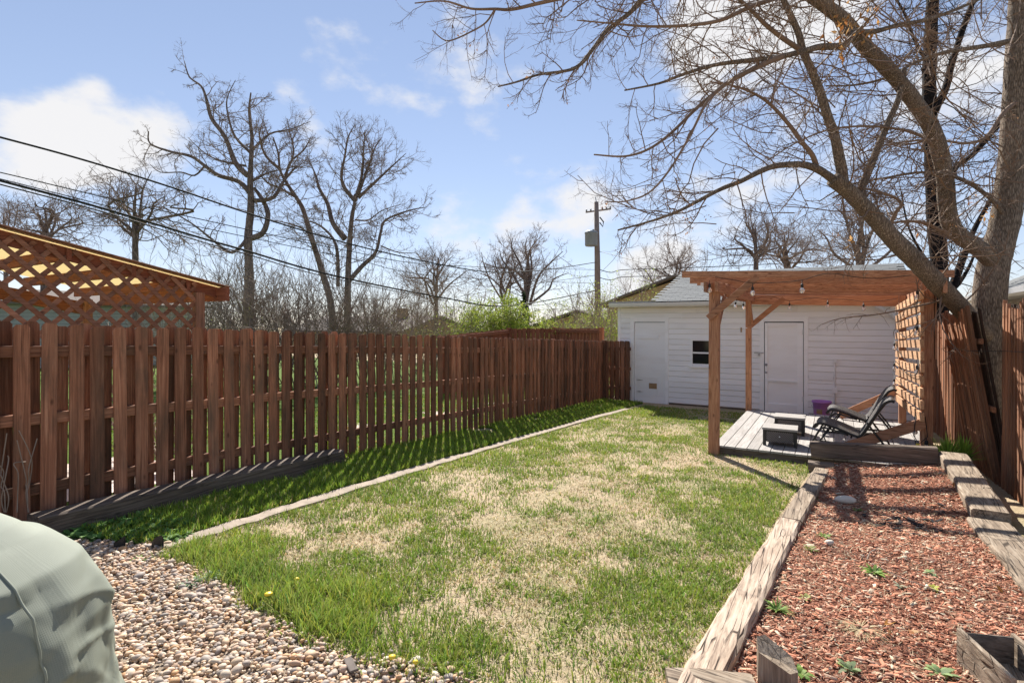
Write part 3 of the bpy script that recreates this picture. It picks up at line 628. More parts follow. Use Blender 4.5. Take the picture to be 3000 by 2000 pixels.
# old railway tie lying against the fence foot
def tie(name, p0, p1, wd, ht, m, label, n=14, wob=.05, cat='timber', z0=0.0, z1=0.0, split=True):
    p0 = Vector(p0); p1 = Vector(p1); mb = MB(); mb.bar(p0, p1, wd, ht, n=n, wob=wob, ch=.016)
    me = mb.mesh(name, p0); o = link(name, me, m, None, p0); o['label'] = label; o['category'] = cat; ORG[o] = Vector(p0); return o
a = PG(40, 1590, 0.0); b = PG(938, 1352)
tie('railway_tie', (-4.93, 1.50, G(0, 1.50) + .075), (-5.00, 4.32, G(0, 4.32) + .085), .20, .19, 'darktie_y', 'dark weathered railway tie lying along the foot of the left fence')

# ================================================================== NEIGHBOUR'S RED BOARD FENCE (beyond the corner)
nf = thing('board_fence', 'reddish brown neighbour board fence with framed panels beyond the left fence', 'fence', tuple(PT(1490, 1100, 17.6)))
nf.location.z = -.64; ORG[nf] = nf.location.copy()
NP = [PT(1290, 984, 14.6), PT(1490, 963, 17.6), PT(1622, 961, 17.3), PT(1762, 962, 15.6)]
for s_ in range(3):
    p, q = NP[s_], NP[s_ + 1]; d = Vector((q.x - p.x, q.y - p.y, 0)); ln = d.length; d.normalize(); nn = Vector((d.y, -d.x, 0))
    m_ = int(ln / .142)
    for k in range(m_):
        c_ = p + d * (ln * (k + .5) / m_); zt = p.z + (q.z - p.z) * (k + .5) / m_ + rnd.uniform(-.012, .012)
        mb = MB().bar((c_.x, c_.y, -.64), (c_.x, c_.y, zt), .136, .018, up=nn); part('board', mb, 'redwood_z', nf)
    off = nn * .035 if s_ != 1 else -nn * .035
    for dz in (-.09, -.95, -1.6):
        part('rail', MB().bar(Vector((p.x, p.y, p.z + dz)) + off, Vector((q.x, q.y, q.z + dz)) + off, .04, .11), 'redwood_x', nf)
for p in NP[1:]:
    part('post', MB().bar((p.x, p.y, -.64), (p.x, p.y, p.z + .03), .12, .12, up=(1, 0, 0)), 'redwood_z', nf)

# ================================================================== RIGHT FENCE of slim stakes
FXR = 1.60
sf = thing('stake_fence', 'tall reddish stake fence leaning and bulging along the right side', 'fence', (FXR, 8, G(0, 8)))
SM = [picket_mesh('stake', 2.06, wd=.056, th=.030, ear=.012, seed=40 + q, m='stake_z', bend=rnd.uniform(-.014, .014)) for q in range(6)]
DMS = [picket_mesh('stake', 2.06, wd=.075, th=.016, ear=.012, seed=60 + q, m='shade_backboard') for q in range(3)]  # back layer, its dark colour standing in for shade between stakes
def stake_at(y, x, h, lean_x, lean_y, back=False):
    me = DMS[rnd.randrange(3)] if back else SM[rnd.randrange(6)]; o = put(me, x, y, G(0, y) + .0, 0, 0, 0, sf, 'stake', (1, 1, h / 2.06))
    up = Vector((lean_x, lean_y, h)).normalized(); q = Vector((0, 0, 1)).rotation_difference(up)
    o.rotation_mode = 'QUATERNION'; o.rotation_quaternion = q; return o
# far upright run
def double(y, h, lx, ly, xo=0.0):
    stake_at(y, FXR + xo + rnd.uniform(-.006, .006), h + rnd.uniform(-.03, .03), lx + rnd.gauss(0, .008), ly + rnd.gauss(0, .012))
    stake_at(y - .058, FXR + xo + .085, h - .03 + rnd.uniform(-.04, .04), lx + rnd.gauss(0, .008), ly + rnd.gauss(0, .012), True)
y = 13.3
while y > 10.25: double(y, 2.0, 0, 0); y -= .116
# run pushed inward by the tree
while y > 7.75:
    f_ = min(1, max(0, (10.25 - y) / .8)); double(y, 2.0 + .02 * math.sin(y * 9), -.29 * f_, -.03 * f_, -.01 * f_); y -= .116
# near upright run
while y > 5.9: double(y, 1.99 + .05 * math.sin(y * 5), 0, 0, -.01); y -= .116
for hgt in (.4, 1.05, 1.68):
    part('rail', MB().bar((FXR + .042, 13.3, G(0, 13.3) + hgt), (FXR + .042, 10.3, G(0, 10.3) + hgt), .034, .07), 'stake_y', sf)
    part('rail', MB().bar((FXR + .032, 7.66, G(0, 7.66) + hgt), (FXR + .032, 5.9, G(0, 5.9) + hgt), .034, .07), 'stake_y', sf)
for hgt in (.85, 1.60):
    a = .28 * hgt / 2.0; part('rail', MB().bar((FXR + .035 - a, 9.5, G(0, 9.5) + hgt), (FXR + .035 - a, 7.72, G(0, 7.72) + hgt), .03, .06), 'stake_y', sf)
part('wire', MB().tube([(FXR - .26, 9.3, 1.18), (FXR - .27, 8.6, 1.165), (FXR - .27, 7.8, 1.18), (FXR - .05, 7.4, 1.20), (FXR - .05, 5.9, 1.25)], .0035, 5), 'cable', sf)

# ================================================================== GARAGE
WY = 13.5
gar = thing('garage', 'white clapboard garage with two painted doors at the end of the yard', 'garage', (-1.5, WY, -.56))
def WXf(px): return PY(px, 947, WY).x
def WZf(px, py): return PY(px, py, WY).z
XL, XR = WXf(1817), 1.5
ZB, ZT = -.50, 1.90
part('foundation', MB().box((XL + .01, WY + .012, -.80), (XR, WY + .3, ZB)), 'foundation', gar)
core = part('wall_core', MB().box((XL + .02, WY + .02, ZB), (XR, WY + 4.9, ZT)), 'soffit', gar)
# openings (px -> X, Z)
d1 = dict(x0=WXf(1848), x1=WXf(1958), z1=WZf(1900, 931), z0=ZB - .06)
wn = dict(x0=WXf(2024), x1=WXf(2093), z1=WZf(2050, 993), z0=WZf(2050, 1073))
d2 = dict(x0=WXf(2226), x1=WXf(2368), z1=WZf(2300, 928), z0=ZB - .04)
ops = [d1, wn, d2]
CH = 0.132; z = ZB; nsd = 0
while z < ZT - .01:
    ztop = min(z + CH, ZT); cuts = []
    for o_ in ops:
        if o_['z0'] < ztop - .03 and o_['z1'] > z + .03: cuts.append((o_['x0'] + .004, o_['x1'] - .004))
    cuts.sort(); segs = []; x = XL
    for c0, c1 in cuts: segs.append((x, c0)); x = c1
    segs.append((x, XR))
    out = []
    for a, b in segs:                                             # long runs are made of two or three boards
        while b - a > 2.6:
            q = a + rnd.uniform(1.2, 2.3); out.append((a, q - .0015)); a = q + .0015
        out.append((a, b))
    for a, b in out:
        e = rnd.uniform(-.0012, .0012)
        mb = MB().prism([(WY - .026 + e, z + .016), (WY - .010 + e, z + .004), (WY - .010 + e, z), (WY + .019, z), (WY + .019, ztop - .001), (WY - .018 + e, ztop - .001)], 'x', a, b)
        part('siding_board', mb, 'paint', gar); nsd += 1
    z += CH
print('siding', nsd)
part('corner_board', MB().box((XL - .055, WY - .034, ZB - .01), (XL + .022, WY + .06, ZT)), 'trim', gar)
# --- left door
def wpt(px, py): q = PY(px, py, WY); return q.x, q.z
part('door_gap', MB().box((WXf(1852), WY + .010, ZB), (WXf(1955), WY + .0195, WZf(1900, 940))), 'dark_int', gar)
dr = part('door', MB().box((WXf(1859) + .007, WY - .012, WZf(1900, 1181)), (WXf(1949) - .007, WY + .0095, WZf(1900, 944) - .006)), 'trim', gar)
for (a, b) in ((1848, 1859), (1949, 1959)):
    part('door_trim', MB().box((WXf(a), WY - .042, ZB - .045), (WXf(b), WY + .018, d1['z1'])), 'trim', gar)
part('door_trim', MB().box((WXf(1859) + .001, WY - .038, WZf(1900, 943)), (WXf(1949) - .001, WY + .018, d1['z1'])), 'trim', gar)
x0, x1 = WXf(1860), WXf(1931); part('ledger_strip', MB().box((x0, WY - .034, WZf(1895, 992)), (x1, WY - .0125, WZf(1895, 981))), 'trim', dr)
x0, x1 = WXf(1876), WXf(1926)
part('cat_flap', MB().box((x0, WY - .022, WZf(1900, 1157)), (x1, WY - .0125, WZf(1900, 1105))), 'trim', dr)
part('flap_patch', MB().box((WXf(1902), WY - .027, WZf(1913, 1138)), (WXf(1925), WY - .0225, WZf(1913, 1122))), 'kraft', dr)
for py in (1112, 1146):
    q = WZf(1875, py); part('strap_hinge', MB().prism([(WXf(1864), q), (WXf(1874), q + .012), (WXf(1886), q), (WXf(1874), q - .012)], 'y', WY - .029, WY - .0225), 'metal', dr)
part('seam_batten', MB().box((WXf(1928), WY - .020, WZf(1930, 1159)), (WXf(1942), WY - .0125, WZf(1930, 1105))), 'trim', dr)
part('bottom_rail', MB().box((WXf(1861), WY - .019, WZf(1900, 1180)), (WXf(1947), WY - .0125, WZf(1900, 1160))), 'trim', dr)
part('doorstep', MB().box((WXf(1868), WY - .22, -.60), (WXf(1925), WY - .045, -.575)), 'darktie_x', gar)
# --- window
wx0, wx1, wz0, wz1 = wn['x0'], wn['x1'], wn['z0'], wn['z1']
win = part('window', MB().box((wx0 + .05, WY + .012, wz0 + .05), (wx1 - .05, WY + .0175, wz1 - .04)), 'dark_int', gar)
for a in ((wx0, wx0 + .045), (wx1 - .045, wx1)): part('frame', MB().box((a[0], WY - .036, wz0), (a[1], WY + .018, wz1)), 'trim', win)
part('frame', MB().box((wx0 + .0455, WY - .034, wz1 - .04), (wx1 - .0455, WY + .018, wz1)), 'trim', win)
part('sill', MB().box((wx0 - .02, WY - .062, wz0 - .03), (wx1 + .02, WY - .0, wz0 + .012)), 'trim', win)
part('sash_rail', MB().box((wx0 + .0455, WY - .02, (wz0 + wz1) / 2 - .022), (wx1 - .0455, WY + .006, (wz0 + wz1) / 2 + .018)), 'trim', win)
part('sash_rail', MB().box((wx0 + .0455, WY - .016, wz0 + .0125), (wx1 - .0455, WY + .006, wz0 + .065)), 'trim', win)
part('pane', MB().box((wx0 + .046, WY - .006, wz0 + .066), (wx1 - .046, WY + .0, (wz0 + wz1) / 2 - .0225)), 'pane', win)
part('pane', MB().box((wx0 + .046, WY - .006, (wz0 + wz1) / 2 + .0185), (wx1 - .046, WY + .0, wz1 - .0405)), 'pane', win)
mb = MB(); q = wx0 + .06
while q < wx1 - .05:
    mb.bar((q, WY + .0055, wz0 + .07), (q + rnd.uniform(-.012, .012), WY + .0055, wz0 + .19), .004, .003, up=(0, 1, 0), ch=.0004); q += .022
part('lace_curtain', mb, 'trim', win)
# --- right door
for (a, b) in ((2226, 2239), (2355, 2368)):
    part('door_trim', MB().box((WXf(a), WY - .042, ZB - .02), (WXf(b), WY + .018, d2['z1'])), 'trim', gar)
part('door_trim', MB().box((WXf(2239) + .001, WY - .038, WZf(2300, 942)), (WXf(2355) - .001, WY + .018, d2['z1'])), 'trim', gar)
dx0, dx1, dz0, dz1 = WXf(2240), WXf(2354), WZf(2300, 1208), WZf(2300, 944)
part('door_gap', MB().box((WXf(2232), WY + .010, ZB), (WXf(2362), WY + .0195, WZf(2300, 936))), 'dark_int', gar)
dr2 = part('door', MB().box((dx0 + .006, WY - .004, dz0), (dx1 - .006, WY + .0095, dz1 - .010)), 'trim', gar)
part('stile', MB().box((dx0 + .008, WY - .034, dz0 + .004), (WXf(2249), WY - .0045, dz1 - .013)), 'trim', dr2)
part('stile', MB().box((WXf(2336), WY - .034, dz0 + .004), (dx1 - .008, WY - .0045, dz1 - .013)), 'trim', dr2)
for (ya, yb) in ((945, 956), (1114, 1119), (1184, 1207)):
    part('door_rail', MB().box((WXf(2249) + .001, WY - .0325, WZf(2300, yb)), (WXf(2336) - .001, WY - .0045, WZf(2300, ya))), 'trim', dr2)
kx, kz = wpt(2245, 1067)
mb = MB().lathe([(.012, 0), (.012, .02), (.028, .032), (.03, .045), (.02, .058), (.004, .06)], 12); mb.v = [(kx + p[0], WY - .034 - p[2], kz + p[1]) for p in mb.v]; part('knob', mb, 'metal', dr2, True)
kx, kz = wpt(2245, 1090); mb = MB().lathe([(.022, 0), (.022, .012), (.012, .02)], 12); mb.v = [(kx + p[0], WY - .034 - p[2], kz + p[1]) for p in mb.v]; part('deadbolt', mb, 'metal', dr2, True)
for py in (972, 1168):
    kx, kz = wpt(2352, py); part('hinge', MB().box((kx - .015, WY - .041, kz - .06), (kx + .012, WY - .0345, kz + .06)), 'gutter', dr2)
kx, kz = wpt(2224, 1033); part('hasp', MB().box((kx - .10, WY - .052, kz - .012), (kx + .10, WY - .0425, kz + .012)), 'metal', gar); part('padlock', MB().box((kx - .02, WY - .075, kz - .07), (kx + .025, WY - .0525, kz - .012)), 'metal', gar)
kx, kz = wpt(2172, 966); part('number_plate', MB().box((kx - .014, WY - .040, kz - .055), (kx + .014, WY - .0325, kz + .055)), 'kraft', gar)
# --- conduit, outlet box, tap, patch
cx_, _ = wpt(2446, 1100)
part('conduit', MB().tube([(cx_, WY - .038, WZf(2446, 1212)), (cx_, WY - .038, WZf(2446, 1058)), (cx_ + .012, WY - .038, WZf(2446, 1054))], .014, 8), 'paint', gar, True)
part('outlet_box', MB().box((cx_ - .065, WY - .09, WZf(2446, 1150)), (cx_ + .05, WY - .025, WZf(2446, 1134))), 'paint', gar)
part('junction_box', MB().box((cx_ - .035, WY - .07, WZf(2446, 1062)), (cx_ + .045, WY - .025, WZf(2446, 1050))), 'paint', gar)
part('repair_board', MB().box((WXf(2370), WY - .041, WZf(2400, 1112)), (cx_ - .03, WY - .0325, WZf(2400, 1096))), 'paint', gar)
kx, kz = wpt(2397, 1174); part('tap', MB().tube([(kx, WY - .02, kz), (kx, WY - .10, kz), (kx - .01, WY - .13, kz - .05)], .014, 8), 'metal', gar, True)
# --- eave: soffit, fascia, gutter
EY = WY - .34
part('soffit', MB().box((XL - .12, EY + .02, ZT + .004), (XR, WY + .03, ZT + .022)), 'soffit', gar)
part('fascia', MB().box((XL - .12, EY, ZT - .0), (XR, EY + .0195, ZT + .11)), 'trim', gar)
mb = MB(); pr = [(EY - .001, ZT + .105), (EY - .001, ZT + .012), (EY - .06, ZT + .012), (EY - .085, ZT + .05), (EY - .105, ZT + .105), (EY - .098, ZT + .105), (EY - .08, ZT + .055), (EY - .056, ZT + .018), (EY - .006, ZT + .018), (EY - .006, ZT + .105)]
mb.prism(pr, 'x', XL - .16, XR); part('gutter', mb, 'gutter', gar)
ex = WXf(2562)
pts = [Vector((PY(2566, 884, EY).x, EY - .05, ZT + .02)), PY(2572, 898, EY - .0), PY(2584, 906, EY + .1), PY(2603, 915, EY + .2), PY(2640, 945, EY + .26), PY(2640, 1150, EY + .26)]
part('downspout', MB().tube(pts, .05, 10), 'gutter', gar, True)
# --- roof: low slab over the left bay, gable roof with shingle courses
part('low_roof', MB().prism([(EY - .02, ZT + .118), (EY - .02, ZT + .145), (WY + 2.6, ZT + .20), (WY + 2.6, ZT + .12)], 'x', XL - .17, -3.752), 'shingle', gar)
RX0, RX1 = -3.75, XR; pitch = math.tan(R(16.5)); RY1 = WY + 2.75
def rz(y): return ZT + .135 + (y - EY) * pitch
roof = part('roof', MB().prism([(EY - .03, rz(EY - .03) - .03), (RY1, rz(RY1) - .03), (RY1 + 3.1, rz(EY - .03) - .03)], 'x', RX0 + .01, RX1), 'shingle', gar)
y = EY - .045; row = 0; SV, SF_ = [], []; fld = MB(); shm = []
for q in range(5):
    c_ = .155 + .0 * q; mbq = MB(); wq = .30 - .006
    mbq.add([(0, 0, 0), (wq, 0, 0), (wq, .20, 0), (0, .20, 0), (0, 0, .011), (wq, 0, .011), (wq, .20, .002), (0, .20, .002)], [(4, 5, 6, 7), (0, 1, 5, 4), (1, 2, 6, 5), (3, 0, 4, 7)]); me = mbq.mesh('shingle'); me.materials.append(MT['shingle']); shm.append(me)
tilt = math.atan(pitch)
while y < RY1 - .1:
    x = RX0 - .02 - (.15 if row % 2 else 0); 
    while x < RX1 - .2:
        zq = rz(y) + .004 + rnd.uniform(-.001, .003)
        if x < -2.0:
            o = link('shingle', shm[row % 5], None, roof); o.location = Vector((x, y, zq)) - ORG[roof]; o.rotation_euler = (tilt, 0, 0)
        else:
            cc, ss = math.cos(tilt), math.sin(tilt)
            fld.add([(x + a, y + b * cc, zq + b * ss + c_) for a, b, c_ in ((0, 0, 0), (.294, 0, 0), (.294, .2, 0), (0, .2, 0), (0, 0, .011), (.294, 0, .011), (.294, .2, .002), (0, .2, .002))], [(4, 5, 6, 7), (0, 1, 5, 4), (1, 2, 6, 5), (3, 0, 4, 7)])
        x += .30
    y += .135; row += 1
o = part('shingle_field', fld, 'shingle', roof); o['kind'] = 'stuff'
part('ridge_cap', MB().prism([(RY1 - .16, rz(RY1 - .16) + .012), (RY1, rz(RY1) + .03), (RY1 + .16, rz(RY1 - .16) + .012), (RY1, rz(RY1) + .01)], 'x', RX0, RX1), 'shingle', roof)

# ================================================================== DECK
DZ = -0.19; DX0, DX1, DY0, DY1 = -1.42, 1.16, 7.76, 11.32
deck = thing('deck', 'low grey board deck under the cedar pergola', 'deck', (0, 9.5, G(0, 9.5)))
k = 0; x = DX0; BW = .1435
while x < DX1 - .05:
    part('deck_board', MB().bar((x + BW / 2 - .003, DY0 + rnd.uniform(-.006, .004), DZ - .013), (x + BW / 2 - .003, DY1, DZ - .013 + rnd.uniform(-.002, .002)), BW - .007, .026, ch=.003), 'deck_y', deck); x += BW
part('fascia_board', MB().bar((DX0 + .02, DY0 + .035, DZ - .085), (x - .02, DY0 + .035, DZ - .085), .03, .11), 'darktie_x', deck)
part('fascia_board', MB().bar((DX0 + .035, DY0 + .06, DZ - .085), (DX0 + .035, DY1 - .06, DZ - .085), .03, .11), 'darktie_y', deck)
part('back_board', MB().bar((DX0 + .02, DY1 - .035, DZ - .085), (x - .02, DY1 - .035, DZ - .085), .03, .11), 'darktie_x', deck)
mb = MB()
for k in range(60): mb.box((DX0 + .06 + k * .0425, DY0 + .012, DZ - .034), (DX0 + .084 + k * .0425, DY0 + .0195, DZ - .027))
o = part('trim_lattice', mb, 'black', deck); o['kind'] = 'stuff'
part('ground_tie', MB().bar((DX0 + .0, DY0 + .02, DZ - .19), (DX1, DY0 + .02, DZ - .19), .09, .09, n=10, wob=.06), 'darktie_x', deck)

# ================================================================== PERGOLA
pg = thing('pergola', 'cedar pergola with stacked rafters and slatted side over the deck', 'pergola', (0, 9.5, DZ))
def zt(x): return 2.205 - .033 * (x + 1.75)                       # rafter tops fall to the right
PFL = (-1.40, 7.86); PBL = (-1.40, 11.22); PFR = (.985, 8.25); PBR = (1.0, 11.05)
for (px_, py_), w1, w2 in ((PFL, .135, .10), (PBL, .10, .10), (PFR, .12, .13), (PBR, .10, .10)):
    zb = DZ - .16 if px_ < 0 else DZ
    if (px_, py_) == PFL: py_ -= .16; zb = G(0, 7.7) + .005
    part('post', MB().bar((px_, py_, zb), (px_ + (.012 if py_ < 9 else 0), py_, zt(px_) - .155), w1, w2, up=(0, 1, 0), ch=.006), 'cedar_z', pg)
for (a, b) in (((-1.395, 7.45), (-1.395, 11.5)), ((.99, 7.6), (.99, 11.4))):
    zc = zt(a[0]) - .215
    for s_ in (-.072, .072) if a[0] < 0 else (.088,):
        part('header_beam', MB().bar((a[0] + s_, a[1], zc), (b[0] + s_, b[1], zc), .038, .135), 'cedar_y', pg)
for k in range(9):
    y = 7.50 + k * .475; h = .085 if k == 0 else .135
    x0, x1 = (-1.78, 1.20)
    part('rafter', MB().bar((x0, y, zt(x0) - h / 2), (x1, y + .42, zt(x1) - h / 2), .038, h), 'cedar_x', pg)
part('rear_beam', MB().bar((-1.44, 11.38, zt(-1.44) - .235), (1.1, 11.38, zt(1.1) - .235), .04, .19), 'cedar_x', pg)
for k in range(1, 8):
    pass
# knee braces
def brace(a, b, wd=.038, ht=.09, up=(0, 0, 1), m='cedar_x'): part('knee_brace', MB().bar(a, b, wd, ht, up=up), m, pg)
brace((PFL[0] - .06, PFL[1] - .235, 1.56), (PFL[0] + .56, PFL[1] - .235, 2.10))
brace((PFL[0] + .055, PFL[1] - .12, 1.50), (PFL[0] + .055, PFL[1] + .55, 2.05), m='cedar_y')
brace((PBL[0] + .02, PBL[1] - .07, 1.42), (PBL[0] + .62, PBL[1] - .07, 1.96))
brace((PBL[0] + .07, PBL[1] + .0, 1.46), (PBL[0] + .07, PBL[1] - .55, 2.0), m='cedar_y')
part('bracket', MB().box((PFL[0] - .16, PFL[1] - .24, zt(-1.5) - .19), (PFL[0] - .075, PFL[1] - .17, zt(-1.5) - .15)), 'gutter', pg)
part('screw_eye', MB().tube([(PBL[0] - .02, PBL[1] - .052, 1.40), (PBL[0] - .05, PBL[1] - .075, 1.40)], .008, 6), 'gutter', pg)
# slatted side
for k in range(11):
    z0 = 1.835 - k * .1475; z1 = z0 - .115 - rnd.uniform(-.015, .015); n_ = 6; sag = rnd.uniform(-.022, .015)
    pts = [Vector((.922 + rnd.uniform(-.003, .003), 8.04 + (11.02 - 8.04) * q / n_, z0 + (z1 - z0) * q / n_ + sag * math.sin(q / n_ * math.pi))) for q in range(n_ + 1)]
    mb = MB()
    sec = [(-.019, -.052), (.019, -.052), (.019, .052), (-.019, .052)]; vs = [(p.x + a, p.y, p.z + b) for p in pts for a, b in sec]
    fs = [(0, 1, 2, 3), (n_ * 4 + 3, n_ * 4 + 2, n_ * 4 + 1, n_ * 4)] + [(i * 4 + (j + 1) % 4, i * 4 + j, i * 4 + 4 + j, i * 4 + 4 + (j + 1) % 4) for i in range(n_) for j in range(4)]
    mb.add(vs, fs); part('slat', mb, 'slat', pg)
# slanted floor braces on the right posts
part('floor_brace', MB().bar((.06, 8.15, DZ + .035), (.96, 8.15, .28), .038, .125), 'cedar_x', pg)
part('floor_brace', MB().bar((.10, 11.0, DZ + .05), (.95, 11.0, .37), .038, .12), 'cedar_x', pg)
part('scab_board', MB().bar((1.075, 8.27, 1.05), (1.075, 8.27, 1.9), .02, .11, up=(0, 1, 0)), 'cedar_z', pg)

# ================================================================== STRING LIGHTS
def string_light(label, pts, bulbs, drop=.045, group='string lights on the pergola'):
    t_ = thing('string_light', label, 'string light', tuple(pts[0]), group); P_ = [Vector(p) for p in pts]; sm = []
    for i in range(len(P_) - 1):
        a = P_[max(0, i - 1)]; b = P_[i]; c_ = P_[i + 1]; d = P_[min(len(P_) - 1, i + 2)]
        for q in range(6):
            u = q / 6; sm.append(.5 * ((2 * b) + (c_ - a) * u + (2 * a - 5 * b + 4 * c_ - d) * u * u + (3 * b - a - 3 * c_ + d) * u ** 3))
    sm.append(P_[-1]); part('cable', MB().tube(sm, .0042, 5), 'cable', t_, True)
    for b in bulbs:
        b = Vector(b); s_ = part('socket', MB().lathe([(.004, 0), (.004, -drop), (.014, -drop - .003), (.0165, -drop - .014), (.0165, -drop - .042), (.013, -drop - .047)], 10, b), 'black', t_, True)
        z_ = -drop - .047
        part('bulb', MB().lathe([(.012, z_), (.016, z_ - .008), (.026, z_ - .026), (.030, z_ - .042), (.026, z_ - .058), (.014, z_ - .068), (.003, z_ - .071)], 12, b), 'bulb', s_, True)
        part('filament', MB().lathe([(.004, z_ - .006), (.008, z_ - .03), (.006, z_ - .045), (.001, z_ - .047)], 6, b), 'filament', s_, True)
    return t_
fy0 = 7.47
ft = [PY(2095, 811, fy0), PY(2150, 820, fy0), PY(2205, 829, fy0 - .02), PY(2280, 827, fy0), PY(2350, 820, fy0 - .02), PY(2425, 801, fy0), PY(2512, 812, fy0 - .02), PY(2580, 815, fy0), PY(2670, 806, fy0)]
string_light('string of clear bulbs along the front of the pergola beam', ft, [ft[2], ft[4], PY(2079, 822, fy0)])
by0 = 11.2
bt = [PY(2120, 872, 10.2), PY(2155, 877, 10.8), PY(2178, 882, by0), PY(2250, 868, by0), PY(2313, 881, by0), PY(2380, 872, by0), PY(2425, 876, by0), PY(2480, 877, by0), PY(2530, 883, by0), PY(2590, 880, by0), PY(2630, 874, by0)]
string_light('string of clear bulbs hung below the rear pergola beam', bt, [bt[0], bt[1], bt[2], bt[4], bt[6], bt[8]])
tx = .892
tr = [Vector((tx, 8.22, 1.86)), Vector((tx, 8.27, 1.62)), Vector((tx, 8.23, 1.50)), Vector((tx - .01, 9.2, 1.30)), Vector((tx, 11.0, 1.38)), Vector((tx, 11.04, 1.20)), Vector((tx - .01, 9.6, .98)), Vector((tx, 8.20, 1.02)), Vector((tx - .02, 8.15, .86)), Vector((tx - .01, 9.4, .80)), Vector((tx, 11.03, .86)), Vector((tx, 11.05, .60)), Vector((tx - .01, 9.0, .58)), Vector((tx - .02, 8.17, .66)), Vector((tx - .03, 8.15, .35)), Vector((tx - .02, 8.20, .02)), Vector((tx + .01, 8.13, -.10))]
string_light('tangled string of clear bulbs woven through the pergola side slats', tr, [tr[0] + Vector((0, -.03, .08)), tr[2], tr[5], tr[7], tr[10], tr[11], tr[14] - Vector((0, 0, .06))])
mb = MB(); c0 = Vector((.92, 8.12, .0)); mb.tube([c0 + Vector((-.05, 0, .36)), c0 + Vector((-.075, -.01, .12)), c0 + Vector((-.02, -.02, .03)), c0 + Vector((.06, -.02, .12)), c0 + Vector((.04, 0, .36))], .005, 5)
t_ = thing('extension_cord', 'black extension cord with yellow plug hanging at the front right pergola post', 'cord', tuple(c0)); part('cable', mb, 'cable', t_, True)
part('plug', MB().bar(c0 + Vector((-.035, -.03, -.03)), c0 + Vector((-.035, -.03, .03)), .045, .035, ch=.008), 'yellow', t_)
part('cable_tail', MB().tube([c0 + Vector((-.035, -.03, -.03)), c0 + Vector((-.04, -.03, -.10)), c0 + Vector((-.02, -.03, -.17)), c0 + Vector((.01, -.02, -.185))], .006, 5), 'cable', t_, True)
lone = thing('light_bulb', 'single clear bulb hanging low on the front right pergola post', 'bulb', (PFR[0] - .01, PFR[1] - .10, .10))
b = Vector((PFR[0] - .01, PFR[1] - .10, .10)); part('socket', MB().lathe([(.005, 0), (.005, -.03), (.018, -.035), (.020, -.075), (.015, -.082)], 10, b), 'black', lone, True)
part('glass', MB().lathe([(.014, -.082), (.028, -.11), (.033, -.13), (.028, -.15), (.012, -.163), (.002, -.165)], 12, b), 'bulb', lone, True); part('filament', MB().lathe([(.004, -.09), (.010, -.12), (.006, -.135)], 6, b), 'filament', lone, True)

# ================================================================== FURNITURE
def table(label, x0, y0, wd, dp, ht, rz_):
    t_ = thing('wicker_table', label, 'table', (x0, y0, DZ), 'wicker side tables on the deck'); t_.rotation_euler = (0, 0, rz_); ORG[t_] = Vector()
    part('table_top', MB().box((-.01, -.01, ht - .028), (wd + .01, dp + .01, ht)), 'wickertop', t_)
    part('top_rim', MB().box((.0, .0, ht - .05), (wd, dp, ht - .0285)), 'wicker', t_)
    part('drawer_front', MB().box((.045, .004, .055), (wd - .045, .016, ht - .0505)), 'wicker', t_)
    part('body', MB().box((.02, .018, .06), (wd - .02, dp - .01, ht - .0505)), 'wicker', t_)
    for a in (.0, wd - .04):
        for b in (.0, dp - .04): part('leg', MB().box((a, b, 0), (a + .04, b + .04, ht - .0505)), 'wicker', t_)
    mb = MB().lathe([(.004, 0), (.004, .008), (.010, .014), (.008, .022)], 10); mb.v = [(wd / 2 + p[0], .004 - p[2], ht * .55 + p[1]) for p in mb.v]; part('knob', mb, 'gutter', t_, True)
table('dark wicker side table with drawer at the front of the deck', -.83, 8.10, .415, .36, .245, R(2))
table('dark wicker side table standing behind the front one', -.76, 9.0, .40, .36, .27, R(1))
